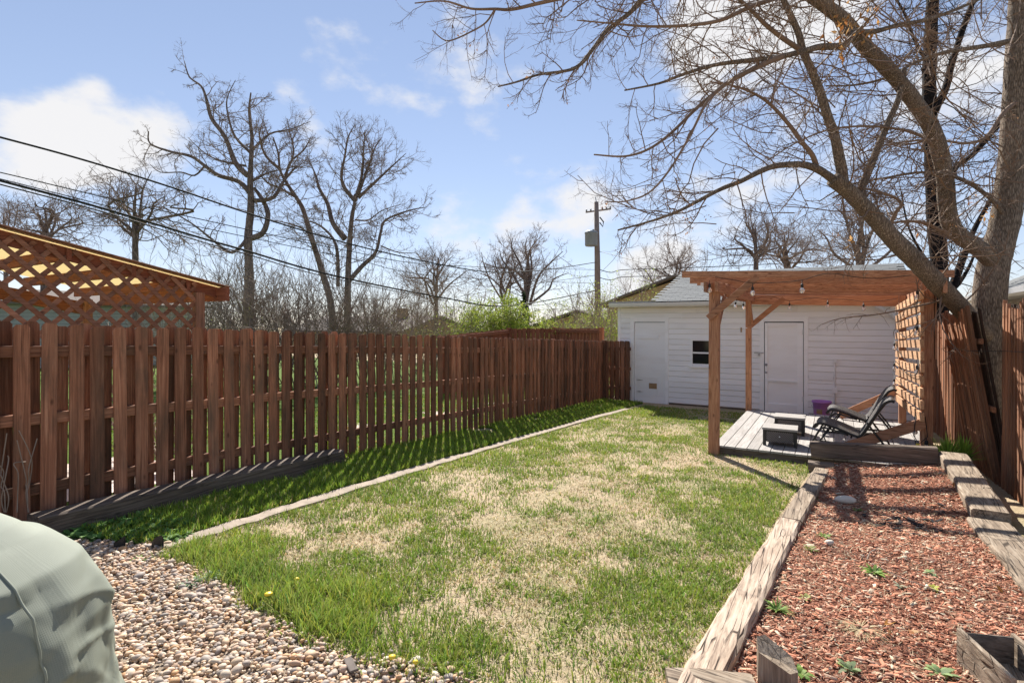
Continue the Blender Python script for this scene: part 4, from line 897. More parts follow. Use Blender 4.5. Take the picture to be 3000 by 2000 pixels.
def chair(label, x0, y0, rz_):
    t_ = thing('wicker_chair', label, 'chair', (x0, y0, DZ), 'wicker lounge chairs on the deck'); t_.rotation_euler = (0, 0, rz_); ORG[t_] = Vector()
    def shell(prof, W, th, name):
        P_ = []
        for i in range(len(prof) - 1):
            for q in range(5): P_.append(Vector((prof[i][0], 0, prof[i][1])).lerp(Vector((prof[i + 1][0], 0, prof[i + 1][1])), q / 5))
        P_.append(Vector((prof[-1][0], 0, prof[-1][1]))); 
        for _ in range(3):
            P_ = [P_[0]] + [(P_[i - 1] + 2 * P_[i] + P_[i + 1]) / 4 for i in range(1, len(P_) - 1)] + [P_[-1]]
        n_ = len(P_); M_ = 9; top, bot = [], []
        for i, p in enumerate(P_):
            d = (P_[min(i + 1, n_ - 1)] - P_[max(i - 1, 0)]).normalized(); nn = Vector((-d.z, 0, d.x))
            for j in range(M_):
                v_ = -1 + 2 * j / (M_ - 1); dish = .022 * v_ * v_; top.append(tuple(p + nn * dish + Vector((0, v_ * W / 2, 0)))); bot.append(tuple(p + nn * (dish - th) + Vector((0, v_ * W / 2, 0))))
        N_ = len(top); fs = []
        for i in range(n_ - 1):
            for j in range(M_ - 1):
                a = i * M_ + j; fs.append((a, a + M_, a + M_ + 1, a + 1)); fs.append((N_ + a, N_ + a + 1, N_ + a + M_ + 1, N_ + a + M_))
            a = i * M_; fs.append((a, N_ + a, N_ + a + M_, a + M_)); a = i * M_ + M_ - 1; fs.append((a, a + M_, N_ + a + M_, N_ + a))
        for j in range(M_ - 1):
            fs.append((j, j + 1, N_ + j + 1, N_ + j)); a = (n_ - 1) * M_ + j; fs.append((a, N_ + a, N_ + a + 1, a + 1))
        part(name, MB().add(top, fs[:0]).add([], []) if False else MB().add(top + bot, fs), 'wicker', t_, True); return P_
    W = .54
    shell([(-.37, .285), (-.345, .335), (-.28, .35), (-.1, .30), (.06, .235), (.13, .215)], W, .03, 'seat')
    shell([(.125, .20), (.18, .26), (.265, .42), (.35, .58), (.41, .675), (.47, .71), (.505, .695)], W, .03, 'backrest')
    for s_ in (-1, 1):
        y_ = s_ * (W / 2 + .012)
        pts = [(.02, y_, .235), (-.22, y_, .30), (-.30, y_, .27), (-.36, y_, .15), (-.41, y_, .06), (-.39, y_, .018), (-.30, y_, .014), (.10, y_, .014), (.42, y_, .016), (.46, y_, .05), (.42, y_, .13), (.30, y_, .30), (.22, y_, .42)]
        sm = []
        P_ = [Vector(p) for p in pts]
        for i in range(len(P_) - 1):
            a = P_[max(0, i - 1)]; b = P_[i]; c_ = P_[i + 1]; d = P_[min(len(P_) - 1, i + 2)]
            for q in range(5):
                u = q / 5; sm.append(.5 * ((2 * b) + (c_ - a) * u + (2 * a - 5 * b + 4 * c_ - d) * u * u + (3 * b - a - 3 * c_ + d) * u ** 3))
        sm.append(P_[-1]); part('side_frame', MB().tube(sm, .0125, 7), 'tube', t_, True)
        part('inner_strut', MB().tube([(-.18, s_ * .2, .30), (-.30, s_ * .2, .12), (-.27, s_ * .2, .03), (-.1, s_ * .2, .016), (.28, s_ * .2, .016)], .011, 7), 'tube', t_, True)
    for xq, zq in ((-.30, .016), (.30, .016), (.05, .205)):
        part('cross_bar', MB().tube([(xq, -W / 2, zq), (xq, W / 2, zq)], .011, 7), 'tube', t_, True)
chair('brown wicker lounge chair with tube frame nearest the garden bed', .17, 8.42, R(-4))
chair('brown wicker lounge chair half hidden behind the nearer chair', .30, 9.8, R(-2))
bk = PY(2407, 1232, 12.9); bkz = G(0, 12.9)
bu = thing('bucket', 'purple plastic bucket with wire handle against the garage wall', 'bucket', (bk.x, 12.95, bkz))
b = Vector((bk.x, 12.95, bkz)); part('body', MB().lathe([(.135, 0), (.14, .01), (.168, .34), (.186, .345), (.186, .38), (.168, .38), (.160, .36), (.13, .02)], 24, b), 'bucket', bu, True)
part('handle', MB().tube([b + Vector((math.cos(a) * .185, -.10 - .09 * math.sin(a), .30 - .10 * math.sin(a))) for a in np.linspace(0, math.pi, 13)], .004, 6), 'metal', bu, True)
part('sticker', MB().add([tuple(b + Vector((math.cos(a) * .158, math.sin(a) * .158, zq))) for zq in (.12, .22) for a in np.linspace(R(235), R(275), 6)], [(i, i + 1, i + 7, i + 6) for i in range(5)]), 'kraft', bu)

# ================================================================== GARDEN BED TIMBERS
def bz(x, y): return float(bedz(np.array(x), np.array(y)))
tie('edging_timber', (-.525, 1.9, G(0, 1.9) + .005), (-.305, 4.98, G(0, 4.98) + .005), .165, .12, 'tie_pale', 'bleached cracked timber edging the near left side of the mulch bed', 22, .08)
tie('edging_timber', (-.300, 5.0, G(0, 5.0) + .008), (-.105, 7.18, G(0, 7.18) + .03), .165, .12, 'tie_y', 'grey brown timber edging the far left side of the mulch bed', 16, .05)
tie('corner_block', (-.255, 7.36, G(0, 7.36) + .045), (.015, 7.36, G(0, 7.36) + .05), .16, .15, 'darktie_x', 'short timber block at the far left corner of the mulch bed', 3, .03, 'block')
tie('edging_timber', (-.235, 7.60, -.075), (1.01, 7.60, .005), .13, .19, 'darktie_x', 'dark brown timber across the back of the mulch bed before the deck', 8, .02)
tie('edging_timber', (1.155, 6.0, -.215), (1.145, 7.62, -.055), .26, .22, 'tie_y', 'thick square timber at the far right of the mulch bed below the stake fence', 12, .03)
tie('edging_timber', (1.165, 2.2, -.12), (1.125, 5.93, -.235), .28, .13, 'tie_y', 'weathered split timber along the near right of the mulch bed', 26, .09)
tie('edging_timber', tuple(PG(1955, 2015) + Vector((0, 0, .0))), tuple(PG(2212, 2045) + Vector((0, 0, .015))), .14, .12, 'tie_x', 'grey timber end crossing the bottom edge beside the stump', 8, .05)
# split stump post
sp = PG(2278, 2010); o = MB()
st = [(-.075, -.06), (.055, -.07), (.08, .0), (.05, .06), (-.06, .065), (-.085, .01)]
zb = G(0, sp.y) - .05; tops = [.20, .15, .13, .16, .22, .23]
o.add([(sp.x + a, sp.y + b, zb) for a, b in st] + [(sp.x + a * .96 + rnd.uniform(-.004, .004), sp.y + b * .96, zb + .05 + tops[i] - .04) for i, (a, b) in enumerate(st)] + [(sp.x, sp.y, zb + .05 + .12)],
      [(i, (i + 1) % 6, 6 + (i + 1) % 6, 6 + i) for i in range(6)] + [(6 + i, 6 + (i + 1) % 6, 12) for i in range(6)])
solo('wood_stump', o, 'tie_z', 'short split wooden stump post at the bottom of the mulch bed', 'stump', org=(sp.x, sp.y, zb))
# open wooden box at lower right
q = PG(2905, 1985); bo = thing('wooden_box', 'open weathered wooden box set in the mulch at lower right', 'box', (q.x, q.y, bz(q.x, q.y)))
bx0 = PZ(2826, 1925, bz(.6, 3.6)); zf = bz(.6, 3.5); 
def bb(name, a, b, wd, ht, m, up=(0, 0, 1)): part(name, MB().bar(a, b, wd, ht, up=up, n=3, wob=.02), m, bo)
c0 = PZ(2834, 1958, zf); c1 = PZ(2968, 1974, zf); ax = (c1 - c0); ax.z = 0; ax.normalize(); ay = Vector((-ax.y, ax.x, 0)); L0 = (c1 - c0).length
bb('back_panel', c0 + Vector((0, 0, .085)), c1 + Vector((0, 0, .085)), .016, .17, 'darktie_x')
for e, nm in ((c0 - ax * .018, 'side_panel'), (c1 + ax * .018, 'side_panel')):
    bb(nm, e + ay * .03 + Vector((0, 0, .09)), e - ay * .34 + Vector((0, 0, .09)), .02, .17, 'tie_y')
bb('floor_board', c0 + ax * (L0 / 2) - ay * .012 + Vector((0, 0, .045)), c0 + ax * (L0 / 2) - ay * .34 + Vector((0, 0, .045)), L0 - .005, .014, 'tie_y')
# rock, charred debris, twig
pr_ = PG(2478, 1480); pr_.z = bz(pr_.x, pr_.y)
def lump(name, pos, size, flat, m, label, cat, seed=0):
    global nr
    V, Fc, _ = lumps(np.array([[0, 0, size * flat * .7]]), np.array([size]), np.array([flat]), np.ones((1, 3)), .35)
    me = fast_mesh(name, V, Fc, None, True, MT[m]); o = link(name, me, None, None, pos); o['label'] = label; o['category'] = cat; return o
lump('rock', pr_, .075, .55, 'rock', 'pale rounded rock on the mulch near the far timber', 'rock')
p_ = PG(1430, 1943); lump('rock', PG(1225, 1940), .028, .6, 'rock', 'flat tan stone at the edge of gravel and lawn', 'stone')
p_ = PG(2430, 1602); p_.z = bz(p_.x, p_.y); lump('rock', p_, .035, .6, 'rock', 'small pale stone in the mulch beside the left timber', 'stone')
ch = thing('charred_debris', 'black charred debris scattered on the mulch', 'debris', (PG(2680, 1545).x, PG(2680, 1545).y, bz(.7, 5.3)))
for k in range(46):
    p_ = PG(2680 + rnd.gauss(0, 62), 1545 + rnd.gauss(0, 18)); zq = bz(p_.x, p_.y) + .016; a = rnd.uniform(0, 6.3); l_ = rnd.uniform(.012, .04)
    part('charred_flake', MB().bar(p_.xy.to_3d() + Vector((-math.cos(a) * l_, -math.sin(a) * l_, zq)), p_.xy.to_3d() + Vector((math.cos(a) * l_, math.sin(a) * l_, zq + rnd.uniform(-.006, .012))), rnd.uniform(.012, .03), .006, ch=.001), 'char', ch)
def stick(label, pxs, r, m='brush', h=.02):
    pts = []
    for q in pxs:
        p_ = PG(*q); p_.z = (bz(p_.x, p_.y) if p_.x > -.4 else G(0, p_.y)) + h; pts.append(p_)
    solo('twig', MB().tube(pts, [r * (1 - .5 * i / len(pts)) for i in range(len(pts))], 5), m, label, 'twig', org=tuple(pts[0]))
stick('long thin dry stem lying across the mulch', ((2555, 1665), (2640, 1705), (2760, 1750)), .004)
stick('short bent grey twig on the mulch', ((2540, 1650), (2548, 1632), (2575, 1617)), .005)

# ================================================================== TREES
def crom(P_, k=5):
    P_ = [Vector(p) for p in P_]; sm = []
    for i in range(len(P_) - 1):
        a = P_[max(0, i - 1)]; b = P_[i]; c_ = P_[i + 1]; d = P_[min(len(P_) - 1, i + 2)]
        for q in range(k):
            u = q / k; sm.append(.5 * ((2 * b) + (c_ - a) * u + (2 * a - 5 * b + 4 * c_ - d) * u * u + (3 * b - a - 3 * c_ + d) * u ** 3))
    sm.append(P_[-1]); return sm
class Twigs:
    """grows side branches off given boughs; collects tubes in one mesh"""
    def __init__(s, seed, sag=0.0, up=0.0, crook=.25, ms=2): s.ms = ms; s.mb = MB(); s.r = random.Random(seed); s.sag = sag; s.up = up; s.crook = crook; s.tips = []
    def shoot(s, p, d, L, r, lev, nseg=5, sides=3, kids=(4, 3), ang=(30, 65), klen=(.35, .6), thin=.35):
        rr = s.r; pts = [p.copy()]; rad = [r]; d = d.normalized(); q = p.copy(); st = L / nseg
        cv = Vector((rr.gauss(0, 1), rr.gauss(0, 1), rr.gauss(0, 1))) * s.crook
        for i in range(nseg):
            d = (d + cv * (1.0 / nseg) + Vector((rr.gauss(0, 1), rr.gauss(0, 1), rr.gauss(0, 1))) * s.crook * .35 + Vector((0, 0, s.up * (i / nseg) - s.sag * (1 - i / nseg)))).normalized()
            q = q + d * st; pts.append(q.copy()); rad.append(r * (1 - (1 - thin) * (i + 1) / nseg))
        s.mb.tube(pts, rad, sides, False); s.tips.append((pts[-1], d))
        if lev <= 0: return
        nk = kids[min(len(kids) - 1, lev - 1)]
        nk = max(1, int(nk * rr.uniform(.7, 1.3) + .5))
        for k in range(nk):
            f_ = rr.uniform(.2, .98); i = min(nseg - 1, int(f_ * nseg)); u = f_ * nseg - i
            b = pts[i].lerp(pts[i + 1], u); t_ = (pts[i + 1] - pts[i]).normalized(); o = t_.orthogonal().normalized(); o = (Matrix.Rotation(rr.uniform(0, 6.283), 3, t_) @ o)
            a = R(rr.uniform(*ang)); dd = t_ * math.cos(a) + o * math.sin(a)
            s.shoot(b, dd, L * rr.uniform(*klen) * (1.1 - .4 * f_), max(r * .5, r * (1 - f_) * .75), lev - 1, max(3, nseg - 1) if lev > 1 else s.ms, sides, kids, ang, klen, thin)
    def along(s, pts, rads, every, L, lev, r0=None, start=.1, **kw):
        acc = 0; tot = sum((pts[i + 1] - pts[i]).length for i in range(len(pts) - 1)); run = 0; nxt = tot * start
        for i in range(len(pts) - 1):
            sg = pts[i + 1] - pts[i]; l_ = sg.length
            while nxt < run + l_:
                b = pts[i] + sg * ((nxt - run) / l_); t_ = sg.normalized(); o = Matrix.Rotation(s.r.uniform(0, 6.283), 3, t_) @ t_.orthogonal().normalized()
                a = R(s.r.uniform(35, 75)); f_ = nxt / tot
                s.shoot(b, t_ * math.cos(a) + o * math.sin(a), L * s.r.uniform(.6, 1.3) * (1.15 - .5 * f_), min(rads[i] * .5, r0 or 1), lev, **kw); nxt += every * s.r.uniform(.6, 1.4)
            run += l_
def bough(mb, pts, r0, r1, sides=10, k=5, rough=.0, flare=None):
    P_ = crom(pts, k); n = len(P_); rad = [r0 + (r1 - r0) * (i / (n - 1)) for i in range(n)]
    if rough: rad = [q * (1 + rnd.uniform(-rough, rough)) for q in rad]
    if flare: rad[0] *= flare; rad[1] *= 1 + (flare - 1) * .5
    mb.tube(P_, rad, sides); return P_, rad

# ---- big ash behind the right fence
T0 = 7.0
def tp(l, t0=T0, t1=None):
    n = len(l); return [PT(p[0], p[1], t0 + ((t1 if t1 is not None else t0) - t0) * i / max(1, n - 1)) for i, p in enumerate(l)]
base = PT(2890, 1250, T0); base.z = G(0, base.y) - .05
ash = thing('ash_tree', 'large bare ash tree with furrowed grey bark behind the right fence', 'tree', tuple(base))
mb = MB(); trunk = tp([(2890, 1150), (2893, 1000), (2897, 900), (2906, 800), (2925, 720), (2946, 640), (2962, 520), (2970, 420), (2979, 260), (2988, 110), (2996, -40), (3010, -250), (3030, -500)], 7.0, 6.85); trunk[0] = base
TP, TR = bough(mb, trunk, .19, .118, 18, 6, .025, 1.25); part('trunk', mb, 'ash', ash, True)
LIMBS = [  # (pixels, depth start, depth end, r0, r1)
 ([(2915, 775), (2870, 730), (2815, 693), (2785, 655), (2774, 600), (2768, 520), (2752, 440), (2730, 378), (2694, 320), (2645, 254), (2594, 196), (2536, 138), (2469, 58), (2400, 5), (2310, -60), (2200, -130)], 7.9, 6.3, .115, .07),
 ([(2880, 985), (2812, 900), (2735, 819), (2680, 761), (2623, 707), (2575, 653), (2527, 602), (2485, 560), (2440, 525)], 7.75, 6.55, .122, .085),
 ([(2470, 545), (2466, 500), (2458, 460), (2446, 402), (2424, 339), (2402, 268), (2375, 201), (2353, 152), (2340, 100), (2318, 50), (2290, -10), (2250, -90)], 6.6, 6.3, .066, .028),
 ([(2446, 530), (2400, 498), (2360, 484), (2321, 482), (2268, 487), (2223, 504), (2170, 531), (2112, 554), (2045, 589), (1980, 622), (1900, 650), (1810, 674)], 6.6, 5.6, .048, .008),
 ([(2393, 494), (2380, 455), (2348, 415), (2312, 366), (2259, 308), (2214, 277), (2156, 254), (2080, 240)], 6.55, 6.0, .032, .008),
 ([(2530, 600), (2524, 555), (2549, 491), (2576, 424), (2603, 357), (2634, 285), (2650, 200)], 6.7, 6.9, .052, .03),
 ([(2500, 100), (2469, 134), (2402, 138), (2348, 152), (2268, 170), (2179, 179), (2089, 192), (2000, 219), (1930, 245), (1830, 265)], 6.5, 5.4, .045, .008),
 ([(2290, 166), (2255, 180), (2201, 205), (2134, 241), (2089, 277), (2040, 318), (1966, 390), (1900, 437), (1830, 458), (1740, 453)], 6.0, 5.3, .033, .007),
 ([(2089, 277), (2062, 315), (2020, 400), (1960, 500), (1900, 565), (1830, 590), (1772, 590)], 5.5, 5.1, .016, .005),
 ([(2470, 90), (2554, 94), (2625, 76), (2714, 58), (2804, 27), (2900, -15)], 6.5, 7.0, .035, .015),
 ([(2968, 118), (2893, 134), (2820, 145), (2759, 156), (2690, 180), (2590, 230), (2500, 250), (2420, 252)], 7.7, 6.8, .035, .008),
 ([(2250, -90), (2100, -100), (1990, -60), (1887, -5), (1843, 40), (1780, 89), (1731, 152), (1691, 196), (1646, 210), (1579, 219), (1512, 241), (1459, 254)], 6.2, 5.0, .035, .006),
 ([(1990, -60), (1850, -60), (1710, -20), (1584, 9), (1500, 28), (1450, 27), (1380, 26), (1303, 4), (1215, 10)], 5.8, 5.0, .026, .005),
 ([(1450, 28), (1423, 67), (1379, 94), (1325, 118), (1298, 116), (1267, 89)], 5.3, 5.0, .010, .004),
 ([(2290, -10), (2200, 20), (2110, 60), (2010, 75), (1900, 78), (1800, 70), (1690, 60)], 6.3, 5.4, .028, .006),
 ([(2353, 152), (2290, 110), (2240, 70), (2190, 20), (2120, -40)], 6.4, 6.0, .03, .016),
 ([(2600, 655), (2655, 648), (2703, 653), (2751, 672), (2783, 690)], 7.1, 7.5, .014, .028),
 ([(2604, 665), (2625, 622), (2640, 600), (2620, 578), (2560, 558), (2500, 552), (2440, 580)], 7.0, 6.6, .025, .008),
 ([(2948, 640), (2916, 596), (2888, 570), (2846, 541), (2783, 513), (2700, 505), (2600, 520), (2480, 545), (2400, 590)], 7.9, 6.6, .035, .006),
 ([(2978, 300), (2940, 330), (2890, 400), (2830, 420), (2740, 410), (2620, 420), (2520, 450)], 7.8, 6.9, .03, .006),
 ([(2754, 446), (2700, 400), (2640, 380), (2540, 370), (2430, 380), (2330, 420), (2250, 470)], 7.3, 6.0, .022, .005),
 ([(2985, 150), (3050, 60), (3150, -40)], 7.8, 8.2, .06, .03),
]
tw = Twigs(5, sag=.10, up=.20, crook=.42, ms=3); boughs = []
for i, (l, a, b_, r0, r1) in enumerate(LIMBS):
    r0 *= .9; r1 *= .9; pts_ = tp(l, a * .875, b_ * .875)
    if i == 1: pts_ = [PT(p[0], p[1], q) for p, q in zip(l, (6.75, 6.4, 6.02, 5.9, 5.85, 5.82, 5.8, 5.76, 5.73))]
    mb = MB(); P_, rd = bough(mb, pts_, r0, r1, 12 if r0 > .05 else 8, 5, .03 if r0 > .03 else .015); part('limb', mb, 'ash' if r0 > .03 else 'ashtwig', ash, True); boughs.append((P_, rd, r0))
for P_, rd, r0 in boughs:
    big = r0 > .05
    tw.along(P_, rd, .20 if big else .115, .85 if big else .58, 2, .011 if big else .008, .2 if big else .1, kids=(5, 5), klen=(.3, .6), thin=.45)
tw.along(TP[25:], TR[25:], .3, 1.1, 2, .014, 0, kids=(4, 5))
# thin crown fill reaching to the left and over the garage
for k in range(80):
    px_ = rnd.uniform(2050, 2980); py_ = rnd.uniform(-60, 700); t_ = rnd.uniform(5.4, 8.0); p = PT(px_, py_, t_); d = (p - Vector((1.9, 9.0, 3.0))).normalized() * .8 + Vector((rnd.gauss(0, .4), rnd.gauss(0, .4), rnd.gauss(0, .3)))
    tw.shoot(p, d, rnd.uniform(.9, 1.7), .009, 2, 6, 3, (5, 5), (30, 65), (.3, .6), .4)
print('ash twig faces', len(tw.mb.f))
o = part('twigs', tw.mb, 'ashtwig', ash); o['kind'] = 'stuff'
# dead leaves and seed clusters left on the ash
def leaf_quads(centres, size, n_each, spread, pal, hang=.6):
    V, Fc, Cc = [], [], []; k = 0
    for c_ in centres:
        for q in range(n_each):
            p = Vector(c_) + Vector((rnd.gauss(0, spread), rnd.gauss(0, spread), rnd.gauss(0, spread))); l_ = size * rnd.uniform(.6, 1.3); wd = l_ * rnd.uniform(.3, .5)
            d = Vector((rnd.gauss(0, .5), rnd.gauss(0, .5), -hang + rnd.gauss(0, .5))).normalized(); s_ = Matrix.Rotation(rnd.uniform(0, 6.28), 3, d) @ d.orthogonal().normalized(); nn = d.cross(s_)
            V += [p, p + d * l_ * .4 + s_ * wd / 2 + nn * wd * .15, p + d * l_, p + d * l_ * .4 - s_ * wd / 2 + nn * wd * .15]; Fc.append((k, k + 1, k + 2, k + 3)); k += 4
            cc = np.array(pal[rnd.randrange(len(pal))]) * rnd.uniform(.75, 1.2); Cc += [cc] * 4
    return np.array([tuple(v) for v in V]), np.array(Fc), np.array(Cc)
DL = [(.42, .20, .06), (.50, .27, .09), (.36, .15, .05), (.55, .33, .14)]
def leaf_part(name, arr, parent, m='leafattr', kind='stuff'):
    V, Fc, Cc = arr; V = V - np.array(tuple(ORG[parent])); o = link(name, fast_mesh(name, V, Fc, Cc, False, MT[m]), None, parent)
    if kind: o['kind'] = kind
    ORG[o] = ORG[parent]; return o
cl1 = [PT(2470 + rnd.gauss(0, 32), 100 + rnd.gauss(0, 42), 5.45 + rnd.uniform(-.1, .1)) for _ in range(26)] + [PT(2545 + rnd.gauss(0, 14), 70 + rnd.gauss(0, 35), 5.4) for _ in range(14)]
leaf_part('dead_leaves', leaf_quads(cl1, .075, 2, .03, DL), ash)
cl2 = [PT(2890 + rnd.gauss(0, 14), 632 + rnd.gauss(0, 12), 6.6) for _ in range(9)] + [PT(2835 + rnd.gauss(0, 6), 585 + rnd.gauss(0, 10), 6.6) for _ in range(4)] + [PT(2855, 565, 6.6), PT(2930, 590, 6.6), PT(2690, 690, 6.0), PT(2610, 730, 6.1), PT(2490, 705, 6.0), PT(2496, 700, 6.0), PT(2485, 720, 6.0)]
leaf_part('dead_leaves', leaf_quads(cl2, .06, 2, .02, DL), ash)
tips = [t_[0] for t_ in tw.tips]; rnd.shuffle(tips)
leaf_part('seed_clusters', leaf_quads(tips[:120] + [PT(2020 + rnd.gauss(0, 12), 640 + rnd.gauss(0, 22), 5.0) for _ in range(10)] + [PT(1775, 583, 4.5), PT(1850, 548, 4.65), PT(1888, 560, 4.6), PT(2068, 632, 5.0)], .028, 5, .02, [(.30, .17, .09), (.36, .20, .10), (.24, .12, .07)]), ash)

# ---- black trunked tree behind the ash, beyond the fence
base = PT(2757, 1120, 11.0); base.z = G(0, base.y) - .05
bt_ = thing('dark_tree', 'black trunked bare tree standing behind the ash limbs', 'tree', tuple(base))
mb = MB(); P1 = tp([(2757, 1100), (2752, 800), (2742, 680), (2734, 560), (2728, 420), (2722, 260), (2727, 100), (2735, -60), (2740, -300)], 11.5, 11.8); P1[0] = base; P_, rd = bough(mb, P1, .165, .11, 12, 5, .05, 1.2); part('trunk', mb, 'blackbark', bt_, True)
tw = Twigs(9, .05, .3, .4); BL = [(P_, rd)]
for l, r0, r1 in (([(2745, 640), (2790, 504), (2848, 455), (2920, 375), (2990, 300), (3080, 200)], .07, .03), ([(2735, 330), (2770, 260), (2790, 180), (2830, 60), (2870, -40)], .08, .05), ([(2750, 800), (2700, 740), (2660, 660), (2640, 560)], .035, .012), ([(2770, 900), (2820, 760), (2860, 660), (2930, 540)], .09, .03), ([(2728, 420), (2690, 330), (2660, 260), (2600, 180)], .03, .012), ([(2728, 200), (2680, 120), (2650, 40), (2600, -40)], .04, .02), ([(2765, 850), (2800, 840), (2840, 780), (2870, 700)], .06, .02)):
    mb = MB(); P_, rd = bough(mb, tp(l, 11.5, 12.0), r0, r1, 8, 5, .05); part('limb', mb, 'blackbark', bt_, True); BL.append((P_, rd))
for P_, rd in BL: tw.along(P_, rd, .30, 1.5, 2, .014, .1, kids=(5, 5))
o = part('twigs', tw.mb, 'blackbark', bt_); o['kind'] = 'stuff'

# ================================================================== NEIGHBOUR'S LATTICE PATIO COVER
LX = -6.6
pc = thing('patio_cover', 'brown patio cover with diagonal lattice side behind the left fence', 'patio cover', (LX, 2.5, G(0, 2.5)))
def rtop(y): return 2.37 - .205 * (y - 1.78)                         # sloping roof edge
YE = 3.62; Y0 = .35; zbot = 1.12
def clip_slat(y_at_ref, sgn):
    """slat through (y_at_ref, z=1.5) at 45 degrees inside the lattice frame"""
    pts = []
    for z in np.linspace(zbot, 2.75, 160):
        y = y_at_ref + sgn * (z - 1.5)
        if Y0 <= y <= YE - .08 and z <= rtop(y) - .03: pts.append((y, z))
    return (pts[0], pts[-1]) if len(pts) > 4 else None
q = -1.2
while q < 5.5:
    for sgn, off in ((-1, .010), (1, -.010)):
        c_ = clip_slat(q + (0 if sgn < 0 else .05), sgn)
        if c_: part('lattice_slat', MB().bar((LX + off, c_[0][0], c_[0][1]), (LX + off, c_[1][0], c_[1][1]), .018, .044, up=(0, 0, 1), ch=.002), 'lattice_y', pc)
    q += .185
part('edge_rafter', MB().bar((LX - .05, Y0, rtop(Y0) - .075), (LX - .05, YE + .26, rtop(YE + .26) - .075), .045, .13), 'redwood_y', pc)
part('roof_edge', MB().bar((LX + .05, Y0, rtop(Y0) + .012), (LX + .05, YE + .28, rtop(YE + .28) + .012), .13, .016), 'lattice_y', pc)
part('post', MB().bar((LX - .005, YE - .04, G(0, YE)), (LX - .005, YE - .04, rtop(YE) - .13), .1, .1, up=(0, 1, 0)), 'lattice_z', pc)
for yq in (1.1, 2.3, 3.55): part('post', MB().bar((LX - 3.0, yq, G(0, yq)), (LX - 3.0, yq, rtop(yq) - .16), .12, .12, up=(0, 1, 0)), 'lattice_z', pc)
part('front_beam', MB().bar((LX - 3.2, YE + .2, rtop(YE + .2) - .10), (LX + .2, YE + .2, rtop(YE + .2) - .10), .045, .17), 'redwood_x', pc)
part('rear_beam', MB().bar((LX - 3.0, Y0, rtop(Y0) - .30), (LX - 3.0, YE, rtop(YE) - .30), .08, .18), 'redwood_y', pc)
for k in range(6):
    yq = .55 + k * .58; part('purlin', MB().bar((LX - 3.1, yq, rtop(yq) - .08), (LX + .02, yq, rtop(yq) - .08), .04, .12), 'redwood_x', pc)
for k in range(5):
    xq = LX - 3.05 + k * .62
    part('roof_panel', MB().add([(xq, Y0, rtop(Y0)), (xq + .605, Y0, rtop(Y0)), (xq + .605, YE + .25, rtop(YE + .25)), (xq, YE + .25, rtop(YE + .25))] + [(xq, Y0, rtop(Y0) + .004), (xq + .605, Y0, rtop(Y0) + .004), (xq + .605, YE + .25, rtop(YE + .25) + .004), (xq, YE + .25, rtop(YE + .25) + .004)], [(3, 2, 1, 0), (4, 5, 6, 7), (0, 1, 5, 4), (1, 2, 6, 5), (2, 3, 7, 6), (3, 0, 4, 7)]), 'panel', pc)
# ================================================================== HOUSES
def house(label, x0, x1, y0, y1, zg, zw, zr, wall_m, roof_m, ridge='x', over=.4, wins=(), chimney=None, siding=False):
    h = thing('house', label, 'house', ((x0 + x1) / 2, (y0 + y1) / 2, zg))
    if ridge == 'x':
        ym = (y0 + y1) / 2; part('wall', MB().prism([(y0, zg), (y1, zg), (y1, zw), (ym, zr - .12), (y0, zw)], 'x', x0, x1), wall_m, h)
        for s_, ya in ((1, y0 - over), (-1, y1 + over)):
            za = zw - over * (zr - zw) / (ym - y0); rf = part('roof', MB().prism([(ya, za), (ym, zr), (ym, zr + .1), (ya, za + .1)], 'x', x0 - over, x1 + over), roof_m, h)
    else:
        xm = (x0 + x1) / 2; part('wall', MB().prism([(x0, zg), (x1, zg), (x1, zw), (xm, zr - .12), (x0, zw)], 'y', y0, y1), wall_m, h)
        for s_, xa in ((1, x0 - over), (-1, x1 + over)):
            za = zw - over * (zr - zw) / (xm - x0); rf = part('roof', MB().prism([(xa, za), (xm, zr), (xm, zr + .1), (xa, za + .1)], 'y', y0 - over, y1 + over), roof_m, h)
    if siding:
        z = zg + .15
        while z < zw: part('siding_board', MB().box((x1 + .0, y0, z), (x1 + .02, y1, z + .012)), 'shingle', h); z += .15
    for (a, b, c_, d) in wins:
        wq = part('window', MB().box((a, y0 - .05, c_), (b, y0 - .003, d)), 'trim', h); part('pane', MB().box((a + .08, y0 - .06, c_ + .08), (b - .08, y0 - .0505, d - .08)), 'pane', wq)
    if chimney:
        a, b, zc = chimney; part('chimney', MB().box((a - .35, b - .3, zr - 1.6), (a + .35, b + .3, zc)), 'stucco', h)
    return h
GZ = -.64
def XY(px, t): p = PT(px, 947, t); return p.x, p.y
p = XY(1130, 42); house('brown roofed house with chimney far behind the left fence', p[0] - 9, p[0] + 3.5, p[1] - 2, p[1] + 6, GZ, .95, 2.0, 'stucco', 'brownroof', 'x', .5, ((p[0] - 3, p[0] - 1.5, .2, 1.2), (p[0] + 1.2, p[0] + 2.4, .2, 1.2)), (p[0] + .3, p[1] + 1.6, 2.7))
p = XY(1640, 38); house('tan stucco house with dark roof beyond the green bush', p[0] - 1.9, p[0] + 6, p[1] - 1, p[1] + 7, GZ, 1.15, 2.3, 'stucco', 'brownroof', 'y', .7)
p = XY(1870, 27); house('house with brown gable roof behind the left end of the garage', p[0] - 1.6, p[0] + 5.5, p[1], p[1] + 7, GZ, 2.5, 3.75, 'stucco', 'brownroof', 'y', .5)
p = XY(200, 24); house('grey sided house seen through the lattice at far left', p[0] - 12, p[0] + 1.8, p[1] - 4, p[1] + 5, GZ, 2.3, 3.1, 'greysiding', 'brownroof', 'y', .4, (), None, True)
